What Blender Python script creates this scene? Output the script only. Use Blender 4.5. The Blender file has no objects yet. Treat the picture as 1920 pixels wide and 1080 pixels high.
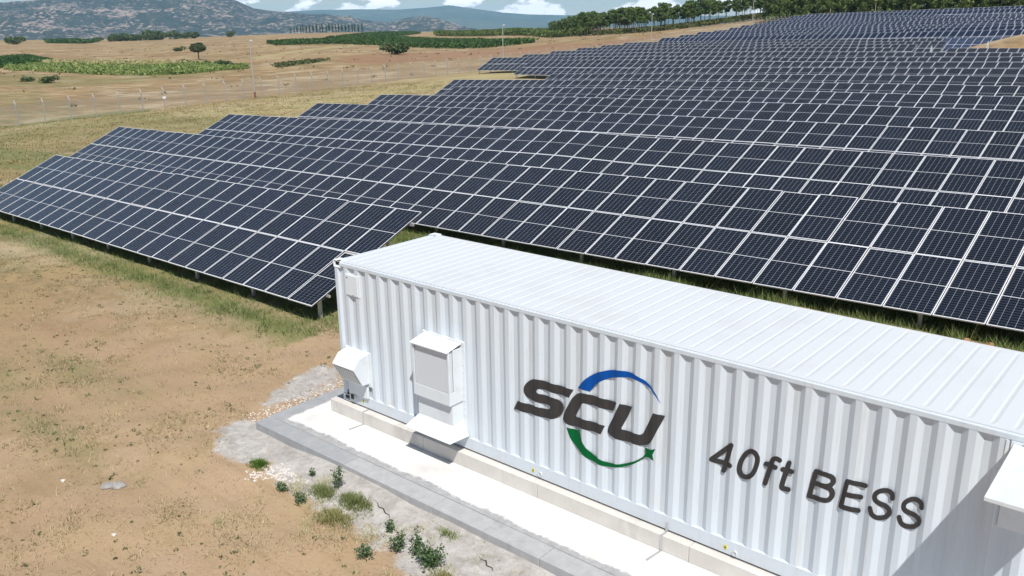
import bpy, bmesh, math, random
import numpy as np
from mathutils import Vector, Matrix, geometry
random.seed(7)
rng = np.random.default_rng(11)
D = bpy.data
scene = bpy.context.scene
col = scene.collection
R = math.radians

# ------------------------------------------------------------------ camera
CAM = Vector((11.590, -8.839, 6.436))
cam_data = D.cameras.new('camera')
cam = D.objects.new('camera', cam_data)
col.objects.link(cam)
cam.rotation_euler = (1.2712, 0.0141, 0.7041)
cam.location = CAM
cam_data.sensor_width = 36.0
cam_data.lens = 36.0 * 1614.6 / 1920.0
cam_data.clip_start = 0.1
cam_data.clip_end = 40000
scene.camera = cam

# ------------------------------------------------------------------ sky and sun
SUN = Vector((1.20, -1.0, 2.42)).normalized()
EL = math.asin(SUN.z)
world = D.worlds.new('World')
scene.world = world
world.use_nodes = True
nt = world.node_tree
nt.nodes.clear()
def wn(t, **k):
    n = nt.nodes.new(t)
    for a, b in k.items(): setattr(n, a, b)
    return n
sky = wn('ShaderNodeTexSky', sky_type='NISHITA', sun_disc=False, sun_elevation=EL,
         sun_rotation=math.atan2(SUN.x, SUN.y), altitude=300, air_density=1.0, dust_density=0.0, ozone_density=2.8)
wout = wn('ShaderNodeOutputWorld')
bg = wn('ShaderNodeBackground'); bg.inputs[1].default_value = 0.065
# clouds: part of the sky itself, by direction
tc = wn('ShaderNodeTexCoord')
mp = wn('ShaderNodeMapping'); mp.inputs['Scale'].default_value = (1, 1, 2.6); mp.inputs['Location'].default_value = (1.9, 0, 0)
nt.links.new(tc.outputs['Generated'], mp.inputs['Vector'])
nz = wn('ShaderNodeTexNoise'); nz.inputs['Scale'].default_value = 19.0; nz.inputs['Detail'].default_value = 7; nz.inputs['Roughness'].default_value = 0.55
nt.links.new(mp.outputs[0], nz.inputs['Vector'])
cr = wn('ShaderNodeValToRGB')
cr.color_ramp.elements[0].position = 0.50; cr.color_ramp.elements[0].color = (0, 0, 0, 1)
cr.color_ramp.elements[1].position = 0.55; cr.color_ramp.elements[1].color = (.85, .85, .85, 1)
nt.links.new(nz.outputs[0], cr.inputs[0])
mix = wn('ShaderNodeMix', data_type='RGBA')
mix.inputs[7].default_value = (26.0, 25.0, 25.2, 1)
sepd = wn('ShaderNodeSeparateXYZ'); nt.links.new(tc.outputs['Generated'], sepd.inputs[0])
fade = wn('ShaderNodeMapRange'); fade.inputs['From Min'].default_value = .07; fade.inputs['From Max'].default_value = .26
fade.inputs['To Min'].default_value = 1.0; fade.inputs['To Max'].default_value = .03
nt.links.new(sepd.outputs[2], fade.inputs[0])
mulc = wn('ShaderNodeMath', operation='MULTIPLY'); nt.links.new(cr.outputs[0], mulc.inputs[0]); nt.links.new(fade.outputs[0], mulc.inputs[1])
nt.links.new(mulc.outputs[0], mix.inputs[0])
nt.links.new(sky.outputs[0], mix.inputs[6])
nt.links.new(mix.outputs[2], bg.inputs[0])
nt.links.new(bg.outputs[0], wout.inputs[0])

sun_data = D.lights.new('sun', 'SUN')
sun_data.energy = 4.6
sun_data.angle = R(0.53)
sun_data.color = (1.0, 0.965, 0.91)
sun = D.objects.new('sun', sun_data)
sun.rotation_euler = SUN.to_track_quat('Z', 'Y').to_euler()
col.objects.link(sun)
vs = scene.view_settings
vs.view_transform = 'Standard'; vs.look = 'None'; vs.gamma = 1; vs.exposure = 0.22
vs.use_curve_mapping = False
scene.cycles.use_denoising = True
scene.cycles.max_bounces = 6
scene.cycles.volume_bounces = 0
scene.cycles.transparent_max_bounces = 12

# ------------------------------------------------------------------ helpers
def tag(o, label=None, cat=None, group=None, kind=None):
    if label: o['label'] = label
    if cat: o['category'] = cat
    if group: o['group'] = group
    if kind: o['kind'] = kind
    return o
def empty(name, loc=(0, 0, 0)):
    o = D.objects.new(name, None); col.objects.link(o); o.location = loc
    o.empty_display_size = .2
    return o
class MB:
    """collects polygons for one mesh"""
    def __init__(s): s.v = []; s.f = []; s.m = []
    def poly(s, pts, mi=0):
        i = len(s.v); s.v += [tuple(p) for p in pts]; s.f.append(tuple(range(i, i + len(pts)))); s.m.append(mi)
    def hexa(s, b, t, mi=0):
        """b, t: four bottom / top points in the same turning sense (counter-clockwise from above)"""
        i = len(s.v); s.v += [tuple(p) for p in b] + [tuple(p) for p in t]
        for q in ((3, 2, 1, 0), (4, 5, 6, 7), (0, 1, 5, 4), (1, 2, 6, 5), (2, 3, 7, 6), (3, 0, 4, 7)):
            s.f.append(tuple(i + k for k in q)); s.m.append(mi)
    def box(s, x0, x1, y0, y1, z0, z1, mi=0):
        s.hexa([(x0, y0, z0), (x1, y0, z0), (x1, y1, z0), (x0, y1, z0)], [(x0, y0, z1), (x1, y0, z1), (x1, y1, z1), (x0, y1, z1)], mi)
    def bar(s, a, b, w, h=None, mi=0):
        a = Vector(a); b = Vector(b); h = h or w
        d = (b - a).normalized(); up = Vector((0, 0, 1)) if abs(d.z) < .95 else Vector((0, 1, 0))
        u = d.cross(up).normalized(); v = u.cross(d).normalized()
        c = [(-1, -1), (1, -1), (1, 1), (-1, 1)]
        s.hexa([a + u * (x * w / 2) + v * (y * h / 2) for x, y in c], [b + u * (x * w / 2) + v * (y * h / 2) for x, y in c], mi)
    def tube(s, a, b, r0, r1=None, n=8, mi=0, cap=True):
        a = Vector(a); b = Vector(b); r1 = r0 if r1 is None else r1
        d = (b - a).normalized(); up = Vector((0, 0, 1)) if abs(d.z) < .95 else Vector((1, 0, 0))
        u = d.cross(up).normalized(); v = d.cross(u)
        i = len(s.v)
        for c, r in ((a, r0), (b, r1)):
            for k in range(n):
                t = 2 * math.pi * k / n; s.v.append(tuple(c + (u * math.cos(t) + v * math.sin(t)) * r))
        for k in range(n):
            j = (k + 1) % n; s.f.append((i + k, i + j, i + n + j, i + n + k)); s.m.append(mi)
        if cap:
            s.f.append(tuple(i + k for k in range(n))[::-1]); s.m.append(mi)
            s.f.append(tuple(i + n + k for k in range(n))); s.m.append(mi)
    def mesh(s, name, mats, smooth=False):
        me = D.meshes.new(name); me.from_pydata(s.v, [], s.f)
        for m in (mats if isinstance(mats, (list, tuple)) else [mats]): me.materials.append(m)
        me.polygons.foreach_set('material_index', s.m)
        if smooth: me.polygons.foreach_set('use_smooth', [True] * len(s.f))
        me.update(); return me
    def build(s, name, mats, parent=None, smooth=False, bevel=0, loc=None):
        o = D.objects.new(name, s.mesh(name, mats, smooth)); col.objects.link(o); o.parent = parent
        if loc: o.location = loc
        if bevel:
            b = o.modifiers.new('bevel', 'BEVEL'); b.width = bevel; b.segments = 2; b.limit_method = 'ANGLE'; b.angle_limit = R(40)
        return o
def npmesh(name, V, F, mats, attr=None, smooth=False):
    me = D.meshes.new(name); V = np.asarray(V, np.float32); F = np.asarray(F, np.int32)
    me.vertices.add(len(V)); me.vertices.foreach_set('co', V.ravel())
    n = F.shape[1]
    me.loops.add(F.size); me.loops.foreach_set('vertex_index', F.ravel())
    me.polygons.add(len(F)); me.polygons.foreach_set('loop_start', np.arange(0, F.size, n, dtype=np.int32))
    me.update(calc_edges=True)
    if smooth: me.polygons.foreach_set('use_smooth', np.ones(len(F), bool))
    for m in (mats if isinstance(mats, (list, tuple)) else [mats]): me.materials.append(m)
    if attr:
        for k, a in attr.items():
            a = np.asarray(a, np.float32)
            if a.shape[1] == 3: a = np.c_[a, np.ones(len(a), np.float32)]
            at = me.color_attributes.new(k, 'FLOAT_COLOR', 'POINT'); at.data.foreach_set('color', a.ravel())
    me.update(); return me
def npobj(name, *a, **k):
    o = D.objects.new(name, npmesh(name, *a, **k)); col.objects.link(o); return o

# ------------------------------------------------------------------ materials
class Mat:
    def __init__(s, name, color=(.5, .5, .5), rough=.6, metal=0., spec=.5):
        s.m = D.materials.new(name); s.m.use_nodes = True; s.nt = s.m.node_tree
        s.b = s.nt.nodes['Principled BSDF']
        s.b.inputs['Base Color'].default_value = (*color, 1); s.b.inputs['Roughness'].default_value = rough
        s.b.inputs['Metallic'].default_value = metal; s.b.inputs['Specular IOR Level'].default_value = spec
    def n(s, t, ins=None, **k):
        n = s.nt.nodes.new(t)
        for a, b in k.items(): setattr(n, a, b)
        for a, b in (ins or {}).items():
            if isinstance(b, bpy.types.NodeSocket): s.nt.links.new(b, n.inputs[a])
            else: n.inputs[a].default_value = b
        return n
    def math(s, op, a, b=0., c=None, clamp=False):
        n = s.n('ShaderNodeMath', operation=op, use_clamp=clamp)
        for i, x in enumerate((a, b, c)):
            if x is None: continue
            if isinstance(x, bpy.types.NodeSocket): s.nt.links.new(x, n.inputs[i])
            else: n.inputs[i].default_value = x
        return n.outputs[0]
    def mix(s, f, a, b, mode='MIX'):
        n = s.n('ShaderNodeMix', data_type='RGBA', blend_type=mode)
        for i, x in ((0, f), (6, a), (7, b)):
            if isinstance(x, bpy.types.NodeSocket): s.nt.links.new(x, n.inputs[i])
            elif i == 0: n.inputs[0].default_value = x
            else: n.inputs[i].default_value = (*x, 1)
        return n.outputs[2]
    def coord(s, kind='Object'): return s.n('ShaderNodeTexCoord').outputs[kind]
    def noise(s, scale, detail=4, rough=.55, vec=None, dist=0.):
        n = s.n('ShaderNodeTexNoise', {'Scale': scale, 'Detail': detail, 'Roughness': rough, 'Distortion': dist})
        s.nt.links.new(vec if vec is not None else s.coord(), n.inputs['Vector'])
        return n.outputs[0]
    def ramp(s, f, p0, p1, c0=(0, 0, 0), c1=(1, 1, 1)):
        n = s.n('ShaderNodeValToRGB', {0: f}); e = n.color_ramp.elements
        e[0].position = p0; e[1].position = p1; e[0].color = (*c0, 1); e[1].color = (*c1, 1)
        return n.outputs[0]
    def set(s, name, sock): s.nt.links.new(sock, s.b.inputs[name])
    def bump(s, h, strength=.3, dist=.02):
        n = s.n('ShaderNodeBump', {'Height': h, 'Strength': strength, 'Distance': dist}); s.set('Normal', n.outputs[0])
    def scaled(s, x, y, z):
        return s.n('ShaderNodeMapping', {'Vector': s.coord(), 'Scale': (x, y, z)}).outputs[0]

def m_white():
    m = Mat('white_paint', (.78, .80, .82), .42)
    n1 = m.noise(1.3, 5); n2 = m.noise(.6, 4, .6, m.scaled(6, 6, .35))
    c = m.mix(m.ramp(n2, .5, .8), (.595, .655, .71), (.545, .59, .625))
    c = m.mix(m.ramp(n1, .60, .78), c, (.58, .60, .60))
    rain = m.noise(2.2, 6, .75, m.scaled(5, 5, .25))
    c = m.mix(m.math('MULTIPLY', m.ramp(rain, .54, .68), .6), c, (.52, .52, .50))
    spz = m.n('ShaderNodeSeparateXYZ', {0: m.coord()})
    low = m.ramp(m.math('ADD', m.math('MULTIPLY', spz.outputs[2], -1.6), m.noise(5, 5, .7)), .35, .85)
    c = m.mix(m.math('MULTIPLY', low, .35), c, (.50, .45, .38))
    m.set('Base Color', c); m.set('Roughness', m.ramp(n1, .3, .8, (.32, .32, .32), (.5, .5, .5)))
    return m.m
WHITE = m_white()
def m_roof():
    m = Mat('roof_paint', (.78, .79, .8), .5)
    n1 = m.noise(.9, 6, .6); n2 = m.noise(9, 4, .6)
    c = m.mix(m.ramp(n1, .5, .75), (.61, .635, .655), (.56, .575, .58))
    c = m.mix(m.ramp(n2, .66, .8), c, (.58, .58, .56))
    m.set('Base Color', c); return m.m
ROOF = m_roof()
def m_box():
    m = Mat('white_powder_coat', (.70, .735, .765), .45)
    m.set('Base Color', m.mix(m.ramp(m.noise(3, 6, .7), .5, .75), (.69, .73, .76), (.60, .62, .62))); return m.m
WHITE_BOX = m_box()
def m_grille(name, a, b, s, w):
    m = Mat(name, a, .5)
    v = m.scaled(s, s, s); sp = m.n('ShaderNodeSeparateXYZ', {0: v})
    fx = m.math('FRACT', sp.outputs[0]); fz = m.math('FRACT', sp.outputs[2])
    k = m.math('MAXIMUM', m.math('LESS_THAN', fx, w), m.math('LESS_THAN', fz, w))
    m.set('Base Color', m.mix(k, b, a)); return m.m
GRILLE_DARK = m_grille('inlet_mesh', (.55, .56, .57), (.012, .014, .016), 20, .62)
GRILLE_LIGHT = m_grille('outlet_mesh', (.62, .65, .68), (.52, .55, .58), 30, .5)
INK = Mat('dark_grey_vinyl', (.048, .045, .044), .7, 0, .12).m
BLUE = Mat('blue_vinyl', (.003, .075, .33), .7, 0, .12).m
GREEN = Mat('green_vinyl', (.0, .11, .028), .7, 0, .12).m
YELLOW = Mat('yellow_sticker', (.75, .62, .05), .5).m
BLACK = Mat('black_rubber', (.02, .02, .02), .7).m
def m_galv():
    m = Mat('galvanised_steel', (.42, .43, .44), .45, .6)
    m.set('Base Color', m.mix(m.noise(8, 3), (.46, .47, .48), (.62, .63, .64))); return m.m
GALV = m_galv()
POSTMAT = Mat('fence_post_concrete', (.36, .35, .34), .8).m
RUST = Mat('red_rust', (.20, .07, .05), .8).m

def m_conc(name, a, b, stain, sc=3.):
    m = Mat(name, a, .85)
    n1 = m.noise(sc, 6, .65); n2 = m.noise(sc * .35, 5, .7, m.scaled(1, 1, .3)); n3 = m.noise(60, 2)
    c = m.mix(m.ramp(n1, .35, .7), a, b)
    c = m.mix(m.ramp(n2, .56, .76), c, stain)
    c = m.mix(m.math('MULTIPLY', m.ramp(n3, .55, .75), .3), c, stain)
    m.set('Base Color', c); m.bump(n3, .35, .004); return m.m
PLINTH = m_conc('cast_concrete', (.56, .53, .49), (.64, .61, .57), (.36, .33, .30), 2.6)
SLAB = m_conc('grey_cement', (.33, .33, .33), (.40, .40, .395), (.27, .27, .27), 4)
COAT = m_conc('whitewashed_cement', (.66, .645, .62), (.71, .70, .68), (.55, .53, .505), 1.5)
def coat_edge(mat):
    nt_ = mat.node_tree; b = nt_.nodes['Principled BSDF']; src = b.inputs['Base Color'].links[0].from_socket
    m = Mat.__new__(Mat); m.m = mat; m.nt = nt_; m.b = b
    sp = m.n('ShaderNodeSeparateXYZ', {0: m.coord()})
    n1 = m.noise(1.1, 3, .5); n2 = m.noise(7, 8, .8)
    e = m.math('ADD', sp.outputs[1], m.math('ADD', m.math('MULTIPLY', m.math('SUBTRACT', n1, .5), .30), m.math('MULTIPLY', m.math('SUBTRACT', n2, .5), .26)))
    k = m.ramp(m.math('ADD', m.math('MULTIPLY', e, 5.), 4.6), .42, .62)
    e2 = m.math('ADD', m.math('MULTIPLY', sp.outputs[0], 5.), m.math('ADD', 3.45, m.math('MULTIPLY', m.math('SUBTRACT', n2, .5), 1.)))
    k = m.math('MULTIPLY', k, m.ramp(e2, .3, .5))
    grey = m.mix(m.ramp(n2, .4, .65), (.30, .30, .305), (.42, .42, .415))
    m.set('Base Color', m.mix(k, grey, src))
coat_edge(COAT)
KERB = m_conc('kerb_concrete', (.36, .36, .365), (.43, .43, .43), (.29, .29, .29), 7)
KERBL = m_conc('weathered_kerb_concrete', (.30, .31, .32), (.36, .365, .37), (.24, .25, .255), 5)
ROCKM = m_conc('pale_rock', (.27, .25, .235), (.38, .36, .34), (.16, .145, .135), 12)
CLOD = m_conc('soil_clod', (.33, .17, .08), (.42, .23, .12), (.22, .11, .06), 12)
SOILC = m_conc('dry_soil_crumb', (.30, .20, .12), (.38, .27, .17), (.20, .135, .08), 12)
PEB = m_conc('white_rubble', (.58, .53, .48), (.68, .64, .6), (.42, .33, .26), 9)
CRACK = Mat('crack_shadow_soil', (.05, .04, .035), .95).m

def m_module(name, c0, c1):
    m = Mat(name, (.01, .012, .02), .12, 0, .5)
    sp = m.n('ShaderNodeSeparateXYZ', {0: m.coord()})
    x = m.math('DIVIDE', m.math('SUBTRACT', sp.outputs[0], .03), .980 / 6)
    y = m.math('SUBTRACT', sp.outputs[1], .03)
    def line(v, w):
        f = m.math('FRACT', v); g = m.math('ABSOLUTE', m.math('SUBTRACT', f, .5))
        return m.math('GREATER_THAN', g, .5 - w)
    lx = line(x, .015)
    ly = m.ramp(m.math('ABSOLUTE', m.math('SUBTRACT', m.math('FRACT', m.math('DIVIDE', y, 1.948 / 24)), .5)), .18, .30)
    mid = m.math('LESS_THAN', m.math('ABSOLUTE', m.math('SUBTRACT', sp.outputs[1], 1.004)), .0095)
    bus = line(m.math('MULTIPLY', x, 5), .05)
    ex = m.math('GREATER_THAN', m.math('ABSOLUTE', m.math('SUBTRACT', sp.outputs[0], .518)), .503)
    oi = m.n('ShaderNodeObjectInfo').outputs['Random']
    base = m.mix(oi, c0, c1)
    base = m.mix(m.math('MULTIPLY', bus, .05), base, (.08, .10, .14))
    base = m.mix(m.math('MULTIPLY', ly, .07), base, (.34, .37, .42))
    base = m.mix(m.math('MULTIPLY', lx, .75), base, (.55, .57, .60))
    base = m.mix(m.math('MAXIMUM', mid, ex), base, (.60, .61, .63))
    m.set('Base Color', base)
    dust = m.noise(1.5, 3)
    m.set('Roughness', m.ramp(dust, .3, .75, (.10, .10, .10), (.24, .24, .24)))
    m.b.inputs['Specular IOR Level'].default_value = .42; m.b.inputs['Coat Weight'].default_value = .1; m.b.inputs['Coat Roughness'].default_value = .1
    return m.m
CELLS = m_module('solar_cells', (.0022, .004, .009), (.0040, .007, .016))
CELLSB = m_module('blue_solar_cells', (.008, .022, .06), (.010, .028, .075))
FRAME = Mat('anodised_frame', (.86, .87, .89), .4).m

def attr(m, name='tint'):
    return m.n('ShaderNodeAttribute', attribute_name=name).outputs['Color']
def m_leaf(name, tr=.25, rough=.65):
    m = Mat(name, (.1, .2, .05), rough, 0, .3)
    c = attr(m); m.set('Base Color', c)
    tl = m.n('ShaderNodeBsdfTranslucent', {'Color': c}); mx = m.n('ShaderNodeMixShader', {0: tr, 1: m.b.outputs[0], 2: tl.outputs[0]})
    m.nt.links.new(mx.outputs[0], m.nt.nodes['Material Output'].inputs[0])
    return m.m
LEAF = m_leaf('leaf')
BARK = Mat('bark', (.16, .13, .11), .9).m
BARKP = Mat('pale_bark', (.38, .34, .29), .9).m

# ------------------------------------------------------------------ terrain
CTRL = np.array([[float(q) for q in r.split(',')] for r in '-30.2,5.95,-1.25;-4.8,4.81,-0.47;-41.6,14.46,-1.5;-20,13.49,-0.93;-4.8,12.81,-0.52;6.5,12.3,-0.21;14,11.96,0;-42.19,22.49,-1.46;-11.09,21.09,-0.43;-7.68,20.94,-0.42;4.44,20.39,-0.15;-42.86,30.52,-1.35;-17.01,29.36,-0.56;-12.74,29.16,-0.46;-4.47,28.79,-0.28;2.43,28.48,-0.16;-44.81,38.61,-1.35;-22.93,37.62,-0.6;-17.8,37.39,-0.5;-7.88,36.94,-0.23;0.41,36.57,-0.07;40.41,34.77,0.73;-43.88,46.56,-1.18;-28.85,45.89,-0.69;-22.86,45.62,-0.55;-11.28,45.1,-0.23;-1.6,44.66,-0.07;-52.03,54.93,-1.27;-34.77,54.15,-0.75;-27.92,53.85,-0.58;-14.68,53.25,-0.25;-3.62,52.75,-0.06;-45.28,62.63,-0.9;-40.69,62.42,-0.79;-32.98,62.07,-0.57;-18.09,61.4,-0.21;-5.64,60.84,0.06;-39.2,70.35,-0.52;-38.05,70.3,-0.49;-21.5,69.56,-0.11;-7.66,68.93,0.15;-61.6,79.36,-0.41;-52.54,78.95,-0.29;-43.13,78.53,-0.04;-24.9,77.71,-0.03;-9.69,77.03,0.28;30.31,75.23,1.08;-75.95,88.01,-0.68;-48.19,86.76,-0;-28.31,85.86,0.05;-11.72,85.12,0.4;-76.53,96.03,-0.51;-53.25,94.99,0.06;-31.75,94.02,0.46;-13.75,93.21,0.53;-77.36,104.07,-0.3;-58.32,103.21,0.19;-35.17,102.17,0.63;-15.78,101.3,0.73;-77.94,112.1,-0.05;-63.39,111.44,0.34;-38.58,110.33,0.77;-17.9,109.4,0.93;-78.56,120.13,0.16;-68.46,119.67,0.47;-41.99,118.48,0.87;-20,117.49,1.08;-79.13,128.15,0.4;-73.52,127.9,0.53;-45.41,126.63,1.05;-22,125.58,1.3;18,123.78,2.1;-75.98,136.01,1.08;-48.86,134.79,1.67;-24.01,133.67,2.14;-76.61,144.04,1.45;-52.28,142.94,1.83;-26.08,141.76,2.56;-77.19,152.06,1.86;-55.7,151.1,2.11;-28.12,149.86,2.8;-77.86,160.09,2.05;-59.13,159.25,2.39;-30.16,157.95,2.99;-78.28,168.11,2.48;-62.56,167.41,2.7;-32.21,166.04,3.3;7.79,164.24,4.1;-79.51,176.17,2.89;-65.99,175.56,3.05;-34.25,174.13,3.57;-80.41,184.21,3.21;-69.43,183.71,3.45;-36.31,182.22,3.91;-80.85,192.23,3.68;-72.86,191.87,3.87;-38.36,190.32,4.21;-81.51,200.26,4.18;-76.31,200.02,4.33;-40.41,198.41,4.53;-82.01,208.28,4.78;-79.75,208.18,4.82;-42.54,206.5,5.4;-81.88,216.27,5.18;-44.61,214.6,5.89;-4.61,212.8,6.69;0,-1.5,-0.38;-1,1.5,-0.4;6,-1.5,-0.38;12,-1.6,-0.38;3,-1.4,-0.37;9,-1.5,-0.37;0,-2.6,-0.43;5,-2.8,-0.43;12,3,-0.4;-4,-4,-0.5;2,-5,-0.45;8,-8,-0.4;-4,1,-0.5;15,-10,-0.3;-12,-8,-0.75;-15,1,-0.78;-25,-3,-1.1;-25,-15,-1.1;0,-20,-0.4;-40,5,-1.6;-45,-20,-1.8;-60,0,-2.4;40,0,0.3;40,-40,0.3;0,-60,-0.8;-87.55,20,-3.34;-88.23,35,-3.14;-88.9,50,-2.79;-89.58,65,-2.41;-90.25,80,-2.04;-90.93,95,-1.72;-91.6,110,-1.4;-92.28,125,-1.04;-92.95,140,-0.58;-93.62,155,0.01;-94.3,170,0.78;-94.98,185,1.69;-95.65,200,2.69;-96.33,215,3.64;-97,230,4.35;-97.68,245,4.48;-119.73,37.17,-3.66;-178.36,58.42,-4.08;-274.2,93.16,-4.81;-381.45,132.18,-4.86;-528.24,185.6,-4.79;-776.61,275.93,-4.97;-134.61,68.33,-4.12;-213.48,110.66,-4.99;-312.26,163.81,-5.08;-460.54,243.67,-4.63;-697.74,371.39,-4.2;-151.73,116.07,-3.18;-257.5,197.53,-3.67;-384.68,295.62,-2.85;-537.25,413.25,-2.17;-907.81,715.56,-3.11;-1072.6,572.7,-7.2;-1227.87,439.76,-6.93;-152.61,170.8,-2.29;-205.36,228.58,-3.25;-304.1,336.78,-3.63;-410,452.86,-3.43;-606.39,629.06,-3.65;-833.2,916.64,-4.78;-398.58,491.74,0.34;-170.82,245.98,0.63;-231.89,331.26,0.11;-151.24,249.36,1.6;-185.13,303.04,1.63;-137.91,261.45,3.23;-163.84,308.25,3.48;-129.45,283.49,5.7;-116.73,280.97,6.6;-292.66,443.72,-2.02;-246.92,428.57,-0.08;-214.65,429.05,0.88;-635.77,1086.06,-4.17;-84.68,260.68,7.78;-65.26,270.64,8.31;-46.54,280,8.83;-101.63,308.2,7.84;-59.49,344.71,8.83;-136.7,484.36,6.55;1800,0,-12;3500,0,-30;1691.45,615.64,-12;3288.92,1197.07,-30;1378.88,1157.02,-12;2681.16,2249.76,-30;900,1558.85,-12;1750,3031.09,-30;312.57,1772.65,-12;607.77,3446.83,-30;-312.57,1772.65,-12;-607.77,3446.83,-30;-900,1558.85,-12;-1750,3031.09,-30;-1378.88,1157.02,-12;-2681.16,2249.76,-30;-1691.45,615.64,-12;-3288.92,1197.07,-30;-1800,0,-12;-3500,0,-30;-1691.45,-615.64,-12;-3288.92,-1197.07,-30;-1378.88,-1157.02,-12;-2681.16,-2249.76,-30;-900,-1558.85,-12;-1750,-3031.09,-30;-312.57,-1772.65,-12;-607.77,-3446.83,-30;312.57,-1772.65,-12;607.77,-3446.83,-30;900,-1558.85,-12;1750,-3031.09,-30;1378.88,-1157.02,-12;2681.16,-2249.76,-30;1691.45,-615.64,-12;3288.92,-1197.07,-30;-200,-60,-4.5;-150,-150,-4.5;-400,-100,-5.5;-300,-300,-5;0,-200,-3;150,-100,0;200,100,5;150,250,8;50,350,7;300,300,6;-700,-300,-6'.split(';')])
def warp(x, y):
    r = np.hypot(x, y) + 1e-6; s = np.log1p(r / 60.) / r * 60
    return x * s, y * s
CU, CV = warp(CTRL[:, 0], CTRL[:, 1])
def _fit():
    n = len(CTRL); r2 = (CU[:, None] - CU) ** 2 + (CV[:, None] - CV) ** 2
    K = .5 * r2 * np.log(r2 + 1e-9); P = np.c_[np.ones(n), CU, CV]
    A = np.zeros((n + 3, n + 3)); A[:n, :n] = K + 2. * np.eye(n); A[:n, n:] = P; A[n:, :n] = P.T
    b = np.zeros(n + 3); b[:n] = CTRL[:, 2]
    return np.linalg.solve(A, b)
TW = _fit()
def H(x, y):
    x = np.atleast_1d(np.asarray(x, float)); y = np.atleast_1d(np.asarray(y, float)); out = np.empty(x.size)
    xs, ys = x.ravel(), y.ravel()
    for i in range(0, x.size, 8000):
        u, v = warp(xs[i:i + 8000], ys[i:i + 8000])
        r2 = (u[:, None] - CU) ** 2 + (v[:, None] - CV) ** 2
        out[i:i + 8000] = .5 * (r2 * np.log(r2 + 1e-9)) @ TW[:-3] + TW[-3] + TW[-2] * u + TW[-1] * v
    out = out.reshape(x.shape)
    # dirt mound by the far tables
    out = out + 2.9 * np.exp(-(((x + 10.0) / 9.5) ** 2 + ((y - 121.) / 5.5) ** 2))
    # low berm of dug soil in front of the second row
    out = out + .18 * np.exp(-((y + .045 * x - 10.40) / .42) ** 2) * np.clip((x + 3) / 4, 0, 1) * (.75 + .25 * np.sin(1.7 * x + 1))
    # small unevenness
    near = np.clip(1 - np.hypot(x, y) / 120, 0, 1)
    out = out + near * .018 * (np.sin(2.1 * x + 1.3 * y) + np.sin(-1.1 * x + 2.9 * y + 1) + np.sin(4.3 * x - 3.1 * y) * .6)
    return out
def h1(x, y): return float(H(x, y)[0])
def on(x, y, dz=0.): return Vector((x, y, h1(x, y) + dz))

POLYS = {'corn':[(-314.3,110.2),(-314.0,121.4),(-307.0,131.1),(-267.0,132.1),(-246.2,128.2),(-242.2,136.6),(-216.4,133.4),(-200.0,128.9),(-188.2,120.7),(-188.4,108.4),(-191.2,98.7),(-200.0,93.8),(-226.4,95.3),(-247.5,91.6),(-261.0,89.8)],
 'darkvine':[(-373.3,117.7),(-368.1,127.3),(-386.2,144.3),(-315.9,125.4),(-292.6,109.4),(-283.3,96.5),(-282.7,87.4)],
 'vine':[(-412.7,280.7),(-413.6,325.7),(-458.0,392.4),(-453.0,422.2),(-322.9,357.4),(-204.5,259.7),(-223.1,248.1),(-263.7,258.7),(-316.6,281.4),(-351.5,283.5),(-368.5,256.7)],
 'vineup':[(-454.2,353.5),(-491.8,396.9),(-652.5,559.0),(-707.3,658.6),(-655.5,632.7),(-553.5,515.7),(-488.5,418.6),(-409.8,330.6)],
 'orchard':[(-607.8,604.6),(-418.3,485.2),(-355.2,444.2),(-321.5,450.7),(-209.2,301.5),(-328.0,410.6),(-426.9,471.4),(-503.0,503.7)],
 'vineleft':[(-903.8,363.2),(-906.3,387.3),(-713.5,325.0),(-677.0,299.9),(-768.8,310.3)],
 'insidegreen':[(-79.2,18.0),(-82.5,26.7),(-84.1,35.1),(-84.0,40.3),(-85.1,41.9),(-75.4,38.5),(-63.5,36.8),(-55.7,30.0),(-74.0,30.4),(-68.1,21.1),(-58.1,11.5)],
 'fencegreen':[(-84.5,21.5),(-85.3,27.8),(-86.3,32.6),(-85.8,41.2),(-90.1,43.5),(-93.9,39.8),(-89.4,31.7),(-88.5,22.8)],
 'straw':[(-78.2,40.1),(-74.0,53.2),(-74.6,65.2),(-75.8,85.6),(-66.4,87.4),(-57.5,76.4),(-64.2,70.1),(-64.5,56.4),(-64.0,48.6),(-65.0,38.9),(-61.0,34.2)],
 'outgreen':[(-165.4,48.4),(-152.5,54.2),(-115.2,44.5),(-93.2,36.9),(-85.3,27.8),(-87.8,22.6)],
 'redsoil':[(-236.3,190.4),(-227.2,223.1),(-203.9,238.6),(-146.0,211.3),(-135.1,236.1),(-123.0,219.0),(-128.8,192.3),(-139.2,168.5),(-150.4,148.3),(-157.8,137.2),(-189.3,145.0)],
 'meadow':[(-243.7,74.4),(-240.4,84.8),(-194.8,87.4),(-191.1,102.8),(-179.6,114.8),(-170.0,87.3),(-161.0,61.4),(-184.8,54.9)],
 'farmdark':[(-192.2,132.1),(-199.9,145.6),(-201.9,158.6),(-192.5,147.4),(-177.9,122.9)],
 'track':[(-263.4,171.6),(-293.1,203.7),(-319.3,239.3),(-344.2,277.6),(-328.1,267.8),(-298.7,226.5),(-274.8,193.3),(-244.0,160.9)]}
def inside(P, x, y):
    P = np.asarray(P); r = np.zeros(x.shape, bool); n = len(P)
    for i in range(n):
        x1, y1 = P[i]; x2, y2 = P[(i + 1) % n]
        c = ((y1 > y) != (y2 > y)) & (x < (x2 - x1) * (y - y1) / (y2 - y1 + 1e-12) + x1)
        r ^= c
    return r
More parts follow.
